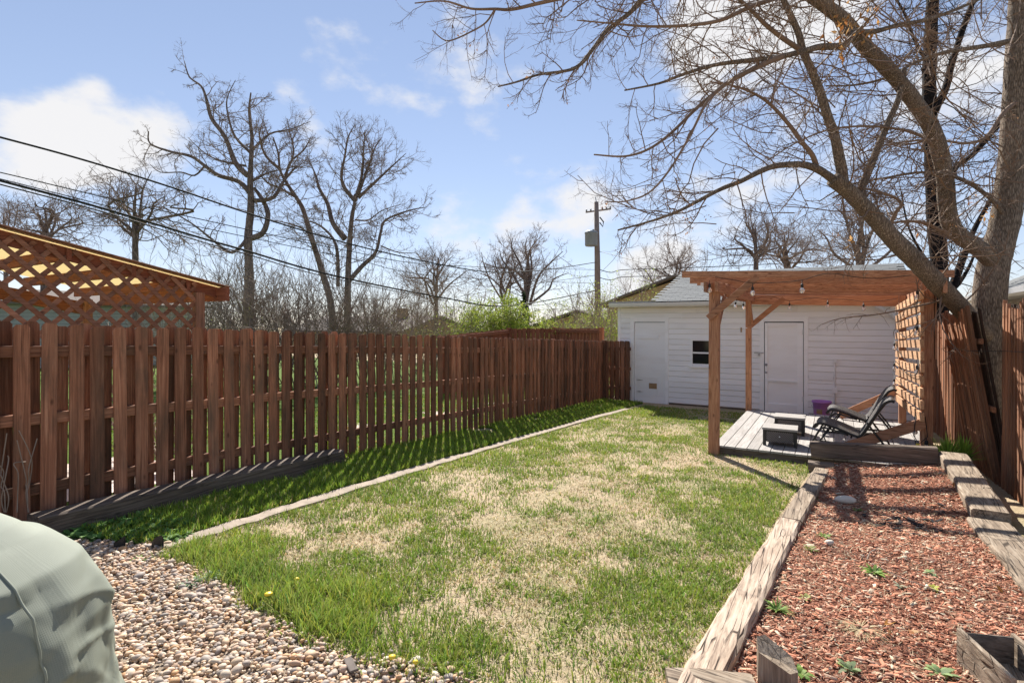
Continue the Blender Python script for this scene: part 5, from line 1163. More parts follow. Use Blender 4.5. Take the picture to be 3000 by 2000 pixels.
# the house beyond the right fence: eave, gutter, shingles
rh = thing('house', 'cream house with grey shingle roof and white gutter beyond the right fence', 'house', (4.4, 12.5, GZ))
hx0 = 2.75; hy0, hy1 = 7.5, 17.0; ze = 1.98
part('wall', MB().box((hx0 + .45, hy0, GZ), (hx0 + 7, hy1, ze + .0)), 'cream', rh)
for k in range(14): part('siding_board', MB().prism([(hx0 + .43, ze - .10 - k * .16), (hx0 + .452, ze - .10 - k * .16), (hx0 + .452, ze + .05 - k * .16)], 'y', hy0, hy1), 'cream', rh)
part('soffit', MB().box((hx0, hy0 - .3, ze), (hx0 + .6, hy1, ze + .02)), 'soffit', rh)
part('gutter', MB().prism([(hx0 - .10, ze + .03), (hx0 - .002, ze + .0), (hx0 - .002, ze + .12), (hx0 - .13, ze + .12)], 'y', hy0 - .32, hy1), 'gutter', rh)
sl = math.tan(R(24)); part('roof', MB().prism([(hx0 - .02, ze + .13), (hx0 + 3.5, ze + .13 + 3.5 * sl), (hx0 + 7, ze + .13), (hx0 + 7, ze + .05), (hx0 - .02, ze + .05)], 'y', hy0 - .35, hy1), 'shingle', rh)
rcn = None
for k in range(24):
    a = hx0 - .04 + k * .135; z = ze + .145 + (a - hx0) * sl
    part('shingle_course', MB().prism([(a, z - .012), (a, z + .008), (a + .15, z + .15 * sl - .002), (a + .15, z + .15 * sl - .014)], 'y', hy0 - .36, hy1), 'shingle', rh)
wq = part('window', MB().box((hx0 + .40, 9.6, .4), (hx0 + .448, 10.6, 1.6)), 'trim', rh); part('pane', MB().box((hx0 + .39, 9.7, .5), (hx0 + .3995, 10.5, 1.5)), 'pane', wq)
# its low cedar rail fence glimpsed between the stakes
part('vent_pipe', MB().tube([(hx0 + 2.2, 13.0, ze + .9), (hx0 + 2.2, 13.0, ze + 1.55)], .05, 8), 'metal', rh)
lr = thing('rail_fence', 'short cedar rail glimpsed between the stakes beside the ash trunk', 'fence', (2.3, 9.0, G(0, 9)))
part('rail', MB().bar((2.35, 8.0, 1.02), (2.35, 10.5, .98), .04, .14), 'cedar_y', lr); part('rail', MB().bar((2.35, 8.0, .25), (2.35, 10.5, .22), .04, .14), 'cedar_y', lr)
for yq in (8.1, 10.4): part('post', MB().bar((2.40, yq, G(0, yq)), (2.40, yq, 1.12), .09, .09, up=(0, 1, 0)), 'cedar_z', lr)

# ================================================================== UTILITY POLE AND WIRES
tpole = 31.0; pb = PT(1752, 960, tpole)
up_ = thing('utility_pole', 'wooden utility pole with grey transformer rising behind the garage corner', 'utility pole', (pb.x, pb.y, GZ))
ptop = PT(1747, 592, tpole)
part('pole', MB().tube([(pb.x, pb.y, GZ), PT(1750, 760, tpole), ptop], [.20, .165, .13], 12), 'pole', up_, True)
a, b = PT(1716, 622, tpole), PT(1790, 612, tpole); part('crossarm', MB().bar(a, b, .07, .08), 'pole', up_)
for f_ in (.03, .2, .66, .82, .97):
    c_ = a.lerp(b, f_); part('insulator', MB().lathe([(.03, .04), (.06, .07), (.035, .10), (.055, .13), (.02, .17)], 8, c_), 'transformer', up_, True)
part('top_pin', MB().tube([ptop, ptop + Vector((-.05, 0, .30))], .03, 6), 'metal', up_)
tf = part('transformer', MB().lathe([(.02, 0), (.33, .02), (.36, .10), (.36, .72), (.38, .74), (.38, .80), (.30, .88), (.05, .92)], 20, PT(1732, 722, tpole - .35)), 'transformer', up_, True)
part('bracket', MB().bar(PT(1738, 690, tpole - .3), PT(1750, 690, tpole), .06, .1), 'metal', up_)
part('bushing', MB().tube([PT(1739, 680, tpole - .35), PT(1738, 672, tpole - .35)], .06, 8), 'transformer', up_)
part('fuse_cutout', MB().tube([PT(1757, 636, tpole), PT(1768, 650, tpole), PT(1766, 664, tpole), PT(1757, 652, tpole)], .04, 6), 'black', up_)
def wire(label, pxs, t0, t1, r):
    n = len(pxs); u0 = pxs[0][0]; u1 = pxs[-1][0]; pts = []
    for p in pxs:
        f_ = (p[0] - u0) / (u1 - u0); pts.append(PT(p[0], p[1], 1 / ((1 - f_) / t0 + f_ / t1)))
    sm = crom(pts, 6); solo('power_line', MB().tube(sm, [r * .72 * (.55 + .45 * min(1, (-q.x * S + q.y * C) / 12)) for q in sm], 5), 'cable', label, 'power line', 'overhead wires', True, org=tuple(pts[0]))
wire('highest overhead wire sagging from the upper left to the pole', ((-120, 372), (0, 402), (250, 470), (500, 548), (750, 632), (1000, 708), (1200, 756), (1353, 786), (1455, 797), (1600, 790), (1747, 768)), 9, 31, .030)
wire('second overhead wire from the left, thin, under the highest one', ((-120, 480), (0, 505), (400, 600), (714, 670), (1031, 737), (1300, 777), (1747, 790)), 9, 31, .016)
wire('thin overhead wire just above the thick cable on the left', ((-120, 497), (0, 524), (402, 625), (670, 683), (1031, 758), (1300, 810), (1747, 830)), 9, 31, .014)
wire('thick lowest cable sagging from the left edge over the lattice', ((-120, 497), (0, 529), (300, 610), (580, 694), (721, 734), (974, 806), (1300, 872), (1500, 895), (1747, 850)), 9, 31, .036)
wire('cable running close below the thick cable on the left', ((-120, 508), (0, 540), (300, 620), (580, 705), (721, 744), (974, 815), (1300, 880)), 9, 26, .022)
wire('wire leaving the pole to the right above the garage roof', ((1752, 788), (1790, 798), (1830, 790), (2000, 785), (2350, 768), (2700, 740)), 31, 30, .03)
wire('lower wire leaving the pole to the right behind the roof', ((1752, 812), (1790, 820), (1830, 811), (1975, 809), (2300, 812)), 31, 29, .03)
wire('service wire dropping from the pole down to the right', ((1754, 736), (1830, 756), (1930, 785), (2060, 828)), 31, 22, .018)
wire('thin wire rising to the pole from low on the left', ((1150, 900), (1300, 876), (1500, 842), (1747, 806)), 44, 31, .02)
wire('pale wire crossing low above the green bush', ((1150, 912), (1340, 898), (1500, 897), (1620, 888), (1747, 850)), 40, 31, .018)

# ================================================================== BACKGROUND TREES
def traced(label, t, trunk, limbs, r0, r1, seed, every, L, lev, m='darkbark', tm='fartwig', twr=.02, kids=(4, 5), crook=.35, up=.25, sag=0.0, name='bare_tree', group=None):
    sq = lambda l: [(p[0], p[1] if p[1] > 700 else 700 - (700 - p[1]) * .93) for p in l]; trunk = sq(trunk); limbs = [(sq(l_), a_, b_, c_) for l_, a_, b_, c_ in limbs]
    base = PT(trunk[0][0], trunk[0][1], t); base.z = GZ
    o = thing(name, label, 'tree', tuple(base), group); mb = MB(); pts = tp(trunk, t); pts[0] = base
    P_, rd = bough(mb, pts, r0, r1, 10, 5, .05, 1.25); part('trunk', mb, m, o, True); BB = [(P_[len(P_) // 3:], rd[len(P_) // 3:])]
    for l, a, b_, dt in limbs:
        mb = MB(); P_, rd = bough(mb, tp(l, t, t + dt), a, b_, 7, 4, .06); part('limb', mb, m, o, True); BB.append((P_, rd))
    tw = Twigs(seed, sag, up, crook)
    for P_, rd in BB: tw.along(P_, rd, every, L, lev, twr, .12, kids=kids, klen=(.3, .6), thin=.4)
    k = part('twigs', tw.mb, tm, o); k['kind'] = 'stuff'; return o
# tall dark tree
traced('tallest dark bare tree with crooked limbs left of centre', 20.0, [(725, 1000), (728, 900), (730, 800), (727, 700), (735, 600), (733, 520), (735, 460), (738, 380), (730, 300), (735, 240)],
  [([(735, 560), (700, 520), (640, 500), (600, 470), (560, 440), (500, 425), (440, 400), (435, 360)], .10, .02, -.8), ([(725, 500), (690, 460), (660, 380), (620, 320), (605, 260), (590, 220), (555, 190), (540, 140)], .11, .015, .5),
   ([(600, 470), (570, 500), (530, 490), (470, 490), (440, 465)], .04, .01, -.5), ([(720, 470), (650, 455), (600, 430), (550, 380)], .05, .01, .8), ([(735, 430), (690, 380), (670, 320), (665, 260), (690, 200)], .06, .01, .3),
   ([(745, 580), (800, 570), (830, 520), (870, 470)], .09, .03, .6), ([(730, 690), (680, 740), (620, 700), (560, 650), (480, 600)], .07, .015, -1.0), ([(740, 420), (790, 370), (850, 355), (910, 330)], .05, .01, .8), ([(735, 520), (790, 490), (840, 480)], .05, .01, .8), ([(728, 700), (770, 680), (785, 620), (765, 570), (745, 540)], .12, .06, .4)],
  .205, .025, 21, .27, 1.15, 2, crook=.5, kids=(6, 6), twr=.02)
traced('leaning bare tree with a bent trunk in the middle of the group', 22.0, [(985, 1000), (970, 900), (945, 800), (920, 720), (900, 650), (885, 600), (862, 560), (835, 515), (820, 480), (815, 430), (800, 380)],
  [([(835, 515), (850, 460), (890, 420), (910, 380)], .06, .015, .5), ([(820, 480), (780, 440), (760, 380), (770, 330)], .07, .015, -.5), ([(870, 570), (820, 540), (780, 520), (745, 470)], .06, .015, -.4), ([(835, 500), (860, 430), (850, 370), (840, 320)], .05, .012, .4), ([(930, 760), (900, 680), (840, 650), (780, 640)], .05, .012, -.8)],
  .15, .025, 22, .20, 1.15, 2, crook=.4, kids=(7, 7), twr=.019)
traced('broad bare tree with upswept branches right of the tall dark one', 21.0, [(1015, 1000), (1018, 900), (1020, 800), (1024, 720), (1030, 640), (1038, 590), (1040, 560)],
  [([(1010, 700), (975, 650), (960, 590), (935, 540), (925, 500), (900, 440)], .12, .015, .5), ([(1040, 580), (1010, 540), (1000, 500), (1010, 440), (1020, 380), (1040, 340)], .09, .012, -.4), ([(1040, 580), (1060, 500), (1065, 420), (1070, 360)], .08, .01, .4), ([(1050, 570), (1100, 520), (1150, 470), (1190, 430)], .07, .01, .6),
   ([(1040, 640), (1080, 640), (1120, 610), (1180, 590)], .04, .01, .5), ([(1025, 820), (1060, 780), (1100, 740), (1115, 680), (1130, 640), (1200, 610), (1250, 600)], .10, .015, .8), ([(1115, 720), (1170, 740), (1220, 740)], .03, .01, .5), ([(1050, 560), (1080, 470), (1100, 410), (1120, 380)], .06, .01, .3), ([(990, 840), (985, 720), (940, 660), (890, 640)], .08, .02, -.3)],
  .15, .045, 23, .18, 1.25, 2, crook=.22, up=.3, kids=(7, 7), twr=.019)
for k, (label, t, bx_, yb, ht_px, wpx, r, seed, cr) in enumerate((
  ('twisted bare tree rising behind the lattice roof', 24, 400, 800, 310, 150, .17, 31, .7), ('low crooked bare tree at the far left edge', 26, 130, 780, 210, 130, .16, 32, .7), ('bare tree at the left edge behind the twisted ones', 34, 20, 900, 330, 120, .16, 33, .3),
  ('small bare tree between the leaning tree and the pole', 36, 1275, 960, 240, 110, .18, 34, .3), ('dense fan shaped bare tree left of the pole', 44, 1480, 960, 250, 120, .2, 35, .25), ('open vase shaped bare tree just left of the pole', 42, 1545, 960, 270, 170, .28, 36, .18),
  ('bare tree poking over the garage roof ridge', 30, 2215, 850, 220, 110, .2, 37, .5), ('bare tree above the right half of the pergola', 32, 2310, 850, 190, 120, .18, 38, .5), ('hazy bare tree behind the black trunked tree', 26, 2520, 880, 330, 170, .2, 39, .35), ('pale twiggy tree between pole and garage roof', 34, 1985, 890, 160, 150, .14, 40, .4))):
    rr = random.Random(seed); lim = []; y0 = yb - ht_px * .32
    nl = 7
    for q in range(nl):
        f_ = (q + .5) / nl; ang = (f_ - .5) * 2; xe = bx_ + ang * wpx * rr.uniform(.75, 1.1); ye = yb - ht_px * (1 - .45 * ang * ang) * rr.uniform(.85, 1.05); ys_ = yb - ht_px * rr.uniform(.2, .5)
        xm = bx_ + (xe - bx_) * .45 + rr.gauss(0, wpx * .10 * cr / .3); ym = ys_ + (ye - ys_) * .5 + rr.gauss(0, ht_px * .04)
        x2 = bx_ + (xe - bx_) * .75 + rr.gauss(0, wpx * .08 * cr / .3); y2 = ys_ + (ye - ys_) * .8
        lim.append(([(bx_ + rr.gauss(0, 3), ys_), (xm, ym), (x2, y2), (xe, ye)], r * .42, r * .08, rr.uniform(-2.5, 2.5)))
    traced(label, t, [(bx_, yb + 40), (bx_ + rr.gauss(0, 4), yb - ht_px * .2), (bx_ + rr.gauss(0, 8), yb - ht_px * .5), (bx_ + rr.gauss(0, 10), yb - ht_px * .85)], lim, r, r * .2, seed, .42, 2.1, 2, crook=cr, twr=.03, kids=(6, 6))

# ---- bare brush and leafing shrubs beyond the fences
def brush(label, px0, px1, pyt, t, n, seed, m='brush', name='bare_shrub', h=None, spread=.5):
    p0 = PT((px0 + px1) / 2, 947, t); o = thing(name, label, 'shrub', (p0.x, p0.y, GZ), 'shrubs beyond the fences'); tw = Twigs(seed, 0, .15, .3)
    for k in range(n):
        b = PT(rnd.uniform(px0, px1), 947, t + rnd.uniform(-1.0, 1.0)); b.z = GZ; H_ = (PT(0, pyt, t).z - GZ) * rnd.uniform(.6, 1.05)
        tw.shoot(b, Vector((rnd.gauss(0, .26), rnd.gauss(0, .26), 1)), H_, .02, 2, 6, 3, (5, 9), (20, 60), (.3, .6), .35)
    k = part('stems', tw.mb, m, o); return o, tw
brush('grey brown thicket behind the right end of the lattice', 600, 720, 790, 15, 22, 51)
brush('dense bare brush below the tall dark tree', 700, 850, 770, 16, 30, 52)
brush('dense bare brush between the leaning trunks', 840, 990, 780, 16, 30, 53)
brush('bare brush below the broad tree', 980, 1120, 800, 17, 28, 54)
brush('low bare brush in front of the brown roofed house', 1120, 1260, 845, 19, 28, 55)
brush('bare brush at the foot of the small tree', 1230, 1380, 830, 26, 28, 56)
brush('thin bare brush left of the pole foot', 1620, 1760, 880, 24, 14, 57)
brush('bare brush showing through the lattice', 330, 600, 760, 19, 22, 58)
brush('dry stems of a vine close behind the left fence', 330, 560, 1020, 6.9, 10, 59)
brush('bare twiggy hedge above the garage roof on the right', 2230, 2620, 740, 24, 34, 60)
brush('bare brush rising over the roof beside the pole', 1860, 2060, 770, 30, 22, 61)
YG = [(.30, .37, .05), (.38, .44, .07), (.21, .29, .035), (.44, .46, .10), (.17, .24, .04)]
def green_bush(label, px0, px1, pyt, t, nst, nleaf, seed, pal=YG, size=.09, name='leafing_shrub'):
    o, tw = brush(label, px0, px1, pyt, t, nst, seed, 'brush', name); tips = [q[0] for q in tw.tips]; r = random.Random(seed); cs = [tips[r.randrange(len(tips))] for _ in range(nleaf)]
    leaf_part('foliage', leaf_quads(cs, size, 4, .10, pal, .1), o)
green_bush('round bright yellow green bush beyond the neighbour fence', 1400, 1580, 905, 24, 30, 4500, 71, size=.11)
green_bush('smaller yellow green bush left of the round one', 1345, 1410, 925, 23, 10, 900, 72, size=.09)
green_bush('tall loose yellow green willow bush beside the garage corner', 1700, 1815, 850, 19, 24, 1700, 73, size=.06)
green_bush('pale green shrub low behind the tall dark tree', 660, 780, 880, 18, 12, 500, 74, size=.05)
green_bush('yellow green shrub in front of the gable roof by the garage', 1815, 1880, 855, 22, 8, 700, 75, size=.07)
green_bush('faint green hedge beneath the broad tree', 1080, 1260, 930, 20, 12, 500, 76, size=.05)
# dark conifer
p = PT(1535, 947, 40); o = thing('conifer', 'small dark evergreen between the bare trees left of the pole', 'tree', (p.x, p.y, GZ)); part('trunk', MB().tube([(p.x, p.y, GZ), (p.x, p.y, 3.6)], [.12, .03], 7), 'darkbark', o)
cs = []
for k in range(700):
    z = rnd.random() ** 1.3; rr_ = 1.0 * (1 - z) * math.sqrt(rnd.random()); a = rnd.uniform(0, 6.28); cs.append((p.x + rr_ * math.cos(a), p.y + rr_ * math.sin(a), GZ + .5 + z * 3.9))
leaf_part('crown', leaf_quads(cs, .22, 2, .05, [(.03, .05, .025), (.045, .07, .03)], .3), o)
# far tree line closing the horizon
tw = Twigs(91, 0, .15, .3)
for k in range(170):
    b = PT(rnd.uniform(-150, 3100), 947, rnd.uniform(55, 75)); b.z = GZ; tw.shoot(b, Vector((rnd.gauss(0, .12), rnd.gauss(0, .12), 1)), rnd.uniform(2.5, 6.5), .09, 2, 5, 3, (5, 6), (20, 50), (.3, .55), .3)
V = np.array(tw.mb.v); me = tw.mb.mesh('far_wood'); me.materials.append(MT['fartwig']); stuff('far_wood', me, 'far off mass of bare trees and scrub along the horizon', 'woodland')
print('faces far', len(tw.mb.f))

# ================================================================== COVERED GRILL (lower left)
LC, FC = -1.735, 1.50                                                  # across and ahead of the camera
def cw(l, f, z): return Vector((C * l - S * f, S * l + C * f, z))
prof = [(1.01, .0, .0), (1.005, .06, .05), (.992, .13, .10), (.97, .20, .15), (.935, .275, .18), (.885, .345, .225), (.825, .42, .265), (.75, .465, .29), (.663, .495, .305), (.565, .510, .31), (.444, .522, .315), (.25, .535, .325), (.06, .55, .335)]
pz = [p[0] for p in prof][::-1]; pa = [p[1] for p in prof][::-1]; pbb = [p[2] for p in prof][::-1]
NZ, NT = 130, 220; vs = []; uvs = []
ks = np.linspace(0, 1, NZ); zl = np.interp(ks, np.linspace(0, 1, len(prof)), [p[0] for p in prof])
def cover_pt(i, th):
    z = zl[i]; a = np.interp(z, pz, pa); b = np.interp(z, pz, pbb); e = 0.62 if z < .9 else .8
    cx_, sx_ = math.cos(th), math.sin(th); x = a * math.copysign(abs(cx_) ** e, cx_); y = b * math.copysign(abs(sx_) ** e, sx_)
    low = max(0.0, min(1.0, (.93 - z) / .3))
    # drape folds: slack ledges, diagonal creases and soft vertical pleats
    d = .006 * low * math.sin(th * 7 + 3.5 * z + 1.2 * math.sin(th * 3)) + .003 * low * math.sin(th * 13 - 7 * z)
    l1 = .845 - .05 * math.sin(th * 2.0 + .6) + .02 * math.sin(th * 5); fr = max(0.0, -math.sin(th)); d += fr * (.016 * math.exp(-abs(z - l1) / .018) - .018 * math.exp(-abs(z - l1 + .04) / .014))
    l2 = .66 + .10 * math.sin(th * 1.5 + 2.2); d += .016 * math.exp(-abs(z - l2) / .028) * low
    l3 = .50 - .16 * math.sin(th * 2.2 + .2); d += .016 * math.exp(-abs(z - l3) / .026) * low
    cr = 0.0
    for (t0_, z0_, sl_, w_, am_) in CREASE:
        u_ = (th - t0_); dz_ = z - (z0_ + sl_ * u_); cr += am_ * math.exp(-abs(dz_) / w_) * math.exp(-(u_ / .45) ** 2)
    n_ = float(vnoise(np.array(th * 1.5 + z * 2.1 + 12), np.array(z * 3.2 - th * .8 + 30), 1.0, 2)); n2_ = float(vnoise(np.array(th * 3.1 - z * 4 + 72), np.array(z * 6 + th + 10), 1.0, 2))
    d += low * (.030 * (abs(2 * n_ - 1) ** .8 - .3) + .012 * (abs(2 * n2_ - 1) ** .8 - .3))
    d += cr * low + .012 * (float(vnoise(np.array(th * 1.6 + 40), np.array(z * 5.0), 1.0, 3)) - .5) * low * 2
    r = math.hypot(x, y) + 1e-6
    return x + x / r * d, y + y / r * d, z + .004 * math.sin(th * 5) * (1 if z > .9 else 0)
CREASE = [(rnd.uniform(-2.6, .4), rnd.uniform(.35, .86), rnd.uniform(-.5, .5), rnd.uniform(.008, .02), rnd.uniform(-.012, .013)) for _ in range(26)]
for i in range(NZ):
    for j in range(NT):
        th = 2 * math.pi * j / NT; x, y, z = cover_pt(i, th); vs.append(tuple(cw(LC + x, FC + y, z + G(0, 1.0))))
fs = [(i * NT + j, (i + 1) * NT + j, (i + 1) * NT + (j + 1) % NT, i * NT + (j + 1) % NT) for i in range(NZ - 1) for j in range(NT)]
gb = cw(LC, FC, G(0, 1.0)); gc = thing('covered_grill', 'grill under a wrinkled sage green fabric cover in the lower left corner', 'grill', tuple(gb))
mb = MB(); mb.add(vs, fs); co = part('fabric_cover', mb, 'cover', gc, True)
uvl = co.data.uv_layers.new(name='UVMap'); luv = np.zeros((len(co.data.loops), 2), np.float32); li = np.zeros(len(co.data.loops), np.int32); co.data.loops.foreach_get('vertex_index', li)
ii = li // NT; jj = li % NT; luv[:, 0] = jj / NT * 2.6; luv[:, 1] = np.cumsum(np.concatenate([[0], np.hypot(np.diff(zl), np.diff(np.interp(zl, pz, pa)))]))[ii]
uvl.data.foreach_set('uv', luv.ravel())
def seam(pts_): part('seam', MB().tube([cw(LC + x * 1.004, FC + y * 1.004, z + G(0, 1.0) + .002) for x, y, z in pts_], .0035, 6), 'cover', co, True)
iz = lambda z: int(np.argmin(np.abs(zl - z)))
seam([cover_pt(iz(.80 - .035 * math.sin((th - R(-75)) * 2)), th) for th in np.linspace(R(-120), R(-38), 40)])
seam([cover_pt(i, R(-38) + .10 * (i - iz(.80)) / NZ) for i in range(iz(.80), iz(.12), 2)])
seam([cover_pt(i, R(-10)) for i in range(iz(.90), iz(.12), 2)])
part('hem', MB().tube([cw(LC + x, FC + y, z + G(0, 1.0)) for x, y, z in (cover_pt(NZ - 1, th) for th in np.linspace(0, 2 * math.pi, 90))], .006, 6), 'cover', co, True)
for a, b in ((-.4, -.22), (.4, -.22), (-.4, .22), (.4, .22)): part('leg', MB().tube([cw(LC + a, FC + b, G(0, 1.0)), cw(LC + a, FC + b, .3)], .018, 8), 'black', gc)

# ================================================================== SMALL PLANTS
GR = [(.16, .27, .05), (.22, .34, .07), (.12, .22, .05), (.27, .38, .10)]
def leaf_fan(p, n, L, wd, pal, up=.5, seed=0, seg=4, droop=.8):
    r = random.Random(seed); V, Fc, Cc = [], [], []
    for k in range(n):
        a = r.uniform(0, 6.283); l_ = L * r.uniform(.55, 1.15); w_ = wd * r.uniform(.7, 1.2); d = Vector((math.cos(a), math.sin(a), 0)); s_ = Vector((-d.y, d.x, 0)); el = up * r.uniform(.6, 1.3); c = np.array(pal[r.randrange(len(pal))]) * r.uniform(.75, 1.2)
        o = len(V)
        for i in range(seg + 1):
            f_ = i / seg; q = Vector(p) + d * (l_ * f_ * math.cos(el)) + Vector((0, 0, l_ * (f_ * math.sin(el) - droop * .5 * f_ * f_ * math.cos(el)) + .006)); wq = w_ * (math.sin(min(1, f_ * .92 + .10) * math.pi) ** .7) / 2
            V += [tuple(q + s_ * wq + Vector((0, 0, wq * .3))), tuple(q - s_ * wq + Vector((0, 0, wq * .3)))]; Cc += [c * (.85 + .3 * f_)] * 2
            if i: Fc.append((o + 2 * i - 2, o + 2 * i - 1, o + 2 * i + 1, o + 2 * i))
    return np.array(V), np.array(Fc), np.array(Cc)
def ground_pt(px, py):
    p = PG(px, py); p.z = bz(p.x, p.y) if p.x > TLX(p.y) + .03 and p.y < 7.6 else G(0, p.y); return p
def plant(name, label, px, py, n, L, wd, pal=GR, up=.6, seed=0, cat='weed', droop=.8, group='weeds in the mulch bed', pos=None):
    p = ground_pt(px, py) if pos is None else Vector(pos); V, Fc, Cc = leaf_fan((0, 0, 0), n, L, wd, pal, up, seed, 4, droop); o = link(name, fast_mesh(name, V, Fc, Cc, True, MT['leafattr']), None, None, p); o['label'] = label; o['category'] = cat
    if group: o['group'] = group
    ORG[o] = p; return o
plant('weed', 'leafy green weed in the middle of the mulch beside the bent twig', 2560, 1690, 34, .10, .022, seed=1)
plant('weed', 'spiky green tuft hugging the near left timber', 2275, 1797, 46, .10, .010, seed=2, up=.7)
plant('weed', 'low green clump in the mulch near the timber joint', 2415, 1582, 30, .07, .014, seed=3)
plant('weed', 'small green clump just below the pale rock', 2515, 1502, 16, .06, .016, seed=4)
plant('weed', 'yellow green sprawl beside the left timber under the joint', 2375, 1620, 26, .07, .012, [(.30, .32, .08), (.24, .30, .08)], seed=5)
plant('weed', 'pale leaved seedling right of the long dry stem', 2730, 1690, 12, .06, .024, [(.36, .46, .24), (.30, .42, .16)], seed=6)
plant('weed', 'silvery seedling below the leafy weed', 2640, 1732, 10, .055, .018, [(.38, .44, .30)], seed=7)
plant('weed', 'yellow green seedling at the tip of the long dry stem', 2735, 1735, 9, .05, .022, [(.45, .46, .08)], seed=8)
plant('weed', 'tiny seedling between leafy weed and straw tuft', 2360, 1762, 9, .05, .018, [(.40, .42, .14)], seed=9)
plant('weed', 'broad leaved green weed at the bottom edge beside the stump', 2345, 1985, 20, .07, .024, seed=10)
plant('weed', 'broad grey green weed at the bottom edge of the mulch', 2490, 1975, 22, .075, .026, [(.28, .36, .18), (.36, .42, .24), (.22, .32, .10)], seed=11)
plant('weed', 'flat broad leaved weed at the bottom left of the wooden box', 2755, 1985, 18, .08, .026, [(.30, .40, .18), (.24, .34, .12)], seed=12)
plant('weed', 'faint green weed beside the far part of the left timber', 2390, 1468, 22, .06, .014, seed=13)
plant('dry_grass_tuft', 'tangled tan dry grass tuft near the bottom of the mulch', 2520, 1855, 170, .16, .0035, [(.60, .48, .29), (.50, .38, .22), (.66, .56, .38)], up=.28, seed=14, cat='dry grass', group=None)
plant('dry_grass_tuft', 'wisps of dry straw at the far end of the mulch', 2560, 1395, 70, .13, .004, [(.55, .42, .24), (.45, .33, .18)], up=.3, seed=15, cat='dry grass', group=None)
plant('daylily', 'fresh green strap leaved clump beside the front right pergola post', 2738, 1345, 170, .40, .018, [(.28, .46, .06), (.36, .54, .09), (.44, .58, .13), (.20, .36, .05)], up=1.15, seed=16, cat='plant', droop=.9, group=None, pos=(1.16, 8.05, -.20))
plant('daylily', 'second strap leaved green clump next to the stake fence', 2795, 1345, 150, .38, .018, [(.26, .44, .06), (.34, .52, .09), (.20, .34, .05)], up=1.1, seed=17, cat='plant', droop=.9, group=None, pos=(1.33, 8.25, -.20))
plant('spirea_patch', 'low grey green mat of tiny leaves on the gravel edge', 555, 1715, 130, .09, .012, [(.16, .24, .12), (.22, .30, .18), (.30, .36, .26)], up=.5, seed=18, cat='plant', group=None)
plant('spirea_patch', 'second low grey green mat touching the lawn edge', 622, 1695, 110, .08, .012, [(.20, .27, .18), (.30, .36, .28)], up=.55, seed=19, cat='plant', group=None)
plant('weed', 'sparse green weed on the gravel below the lawn corner', 410, 1640, 60, .08, .010, seed=20, up=.45, group=None)
DG = [(.08, .17, .04), (.11, .22, .05), (.15, .27, .07)]
V_, F_, C_ = [], [], []; o_ = 0
for k in range(190):
    p = PG(rnd.uniform(170, 560), rnd.uniform(1520, 1592))
    if pin(np.array([p.x]), np.array([p.y]), GRAVEL)[0] or p.x < -4.8 or p.x > STRX(p.y) - .05: continue
    a, b, c_ = leaf_fan(p, 9, .09, .034, DG, .75, 300 + k); V_.append(a); F_.append(b + o_); C_.append(c_); o_ += len(a)
stuff('ground_cover', fast_mesh('ground_cover', np.concatenate(V_), np.concatenate(F_), np.concatenate(C_), True, MT['leafattr']), 'broad leaved dark green ground cover between the railway tie and the gravel', 'ground cover')
def dandelion(label, px, py, s_=1.0):
    p = ground_pt(px, py); t_ = thing('dandelion', label, 'flower', tuple(p), 'dandelions'); leaf_part('leaves', tuple([leaf_fan(p, 12, .07 * s_, .012, GR, .4, int(px))[0], *leaf_fan(p, 12, .07 * s_, .012, GR, .4, int(px))[1:]]), t_, 'leafattr', None)
    part('stem', MB().tube([p, p + Vector((.004, 0, .06 * s_))], .002, 5), 'nlawn', t_); part('flower_head', MB().lathe([(.003, 0), (.017 * s_, .006), (.018 * s_, .012), (.010 * s_, .017), (.001, .019)], 12, p + Vector((.004, 0, .058 * s_))), 'yellow', t_, True)
dandelion('yellow dandelion at the edge of gravel and lawn', 785, 1780, 1.2); dandelion('small yellow dandelion in the long grass above the gravel', 868, 1722, .8); dandelion('yellow dandelion near the bottom edge among stones', 1147, 1962, .9); dandelion('tiny yellow flower right of the bottom dandelion', 1215, 1970, .7)
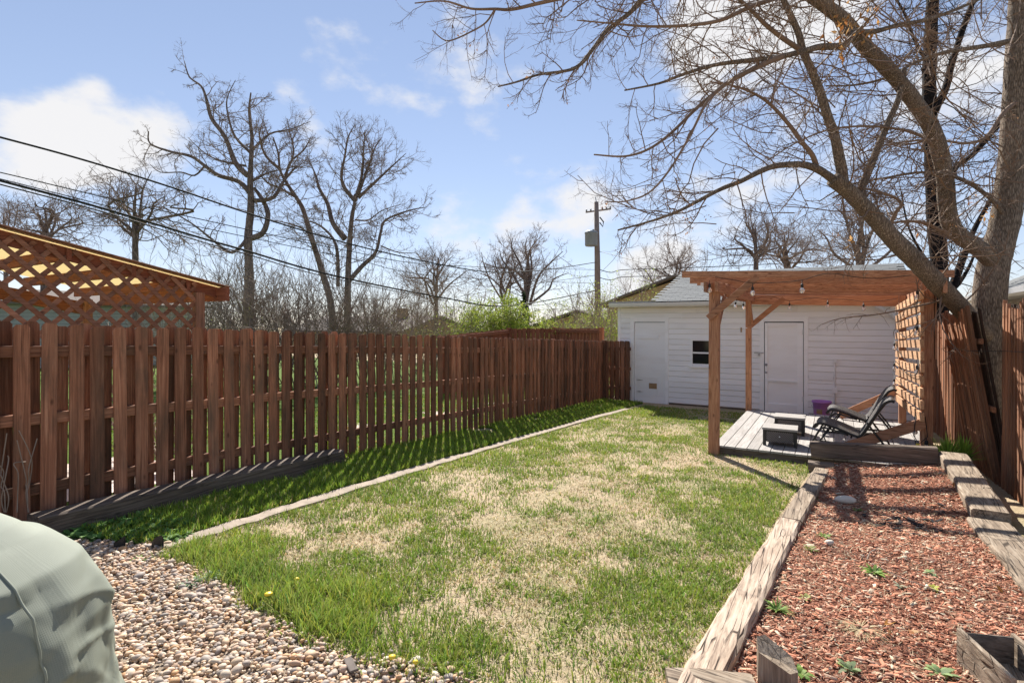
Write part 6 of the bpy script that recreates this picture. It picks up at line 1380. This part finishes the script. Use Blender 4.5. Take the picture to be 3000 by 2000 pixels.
# scraps of black plastic edging at the gravel corner
for k, (px, py, lab) in enumerate(((350, 1612, 'scrap of black plastic edging left at the gravel corner'), (462, 1610, 'scrap of black plastic edging by the end of the concrete strip'))):
    p = PG(px, py); mb = MB(); d = Vector((.06, .02, 0)); mb.add([tuple(p + d * a + Vector((0, .012 * math.sin(a * 4), z + .025 * math.sin(a * 3 + k)))) for a in np.linspace(-1, 1, 7) for z in (0, .075)], [(2 * i, 2 * i + 2, 2 * i + 3, 2 * i + 1) for i in range(6)])
    solo('plastic_edging', mb, 'black', lab, 'edging', org=tuple(p))
p = PG(1030, 1965); solo('slate_piece', MB().bar(p + Vector((-.05, .02, .03)), p + Vector((.05, -.03, .035)), .035, .010, n=3, wob=.1), 'brownroof', 'thin dark slate piece lying on the gravel at the bottom', 'stone', org=tuple(p))
# curled orange leaves on the mulch
for k, (px, py, lab) in enumerate(((2940, 1752, 'orange dead leaf beside the near right timber'), (2660, 1855, 'brown dead leaf just right of the dry grass tuft'), (2590, 1850, 'orange dead leaf caught on the dry grass tuft'), (2795, 1475, 'orange dead leaf close to the thick right timber'), (2610, 1880, 'large brown dead leaf below the dry grass tuft'))):
    p = ground_pt(px, py); p.z += .02; V, Fc, Cc = leaf_quads([(0, 0, 0)], .05, 2, .006, DL, 0); o = link('dead_leaf', fast_mesh('dead_leaf', V, Fc, Cc, False, MT['leafattr']), None, None, p); o['label'] = lab; o['category'] = 'leaf'; o['group'] = 'dead leaves on the mulch'
# dry vine stems on the fence at far left
mb = MB()
for k in range(7):
    x0 = rnd.uniform(10, 90); pts = [PX(x0 + rnd.uniform(-25, 25) * i / 3, 1500 - i * rnd.uniform(30, 60), -5.10 + .02 * math.sin(i * 2 + k)) for i in range(5)]; mb.tube(crom(pts, 4), .004, 4)
solo('dry_vine', mb, 'brush', 'dry curling vine stems at the foot of the fence on the far left', 'vine', org=tuple(PX(40, 1500, -5.1)))
# thin ash branch hanging in front of the garage wall
mb = MB(); hb = [PT(2760, 880, 6.3), PT(2650, 905, 6.2), PT(2560, 922, 6.1), PT(2490, 928, 6.0), PT(2440, 938, 5.95), PT(2408, 950, 5.9)]
P_, rd = bough(mb, hb, .012, .004, 6, 4); part('limb', mb, 'ashtwig', ash, True); tw = Twigs(77, .15, .0, .4); tw.along(P_, rd, .11, .28, 1, .004, .3, kids=(2, 2)); o = part('twigs', tw.mb, 'ashtwig', ash); o['kind'] = 'stuff'
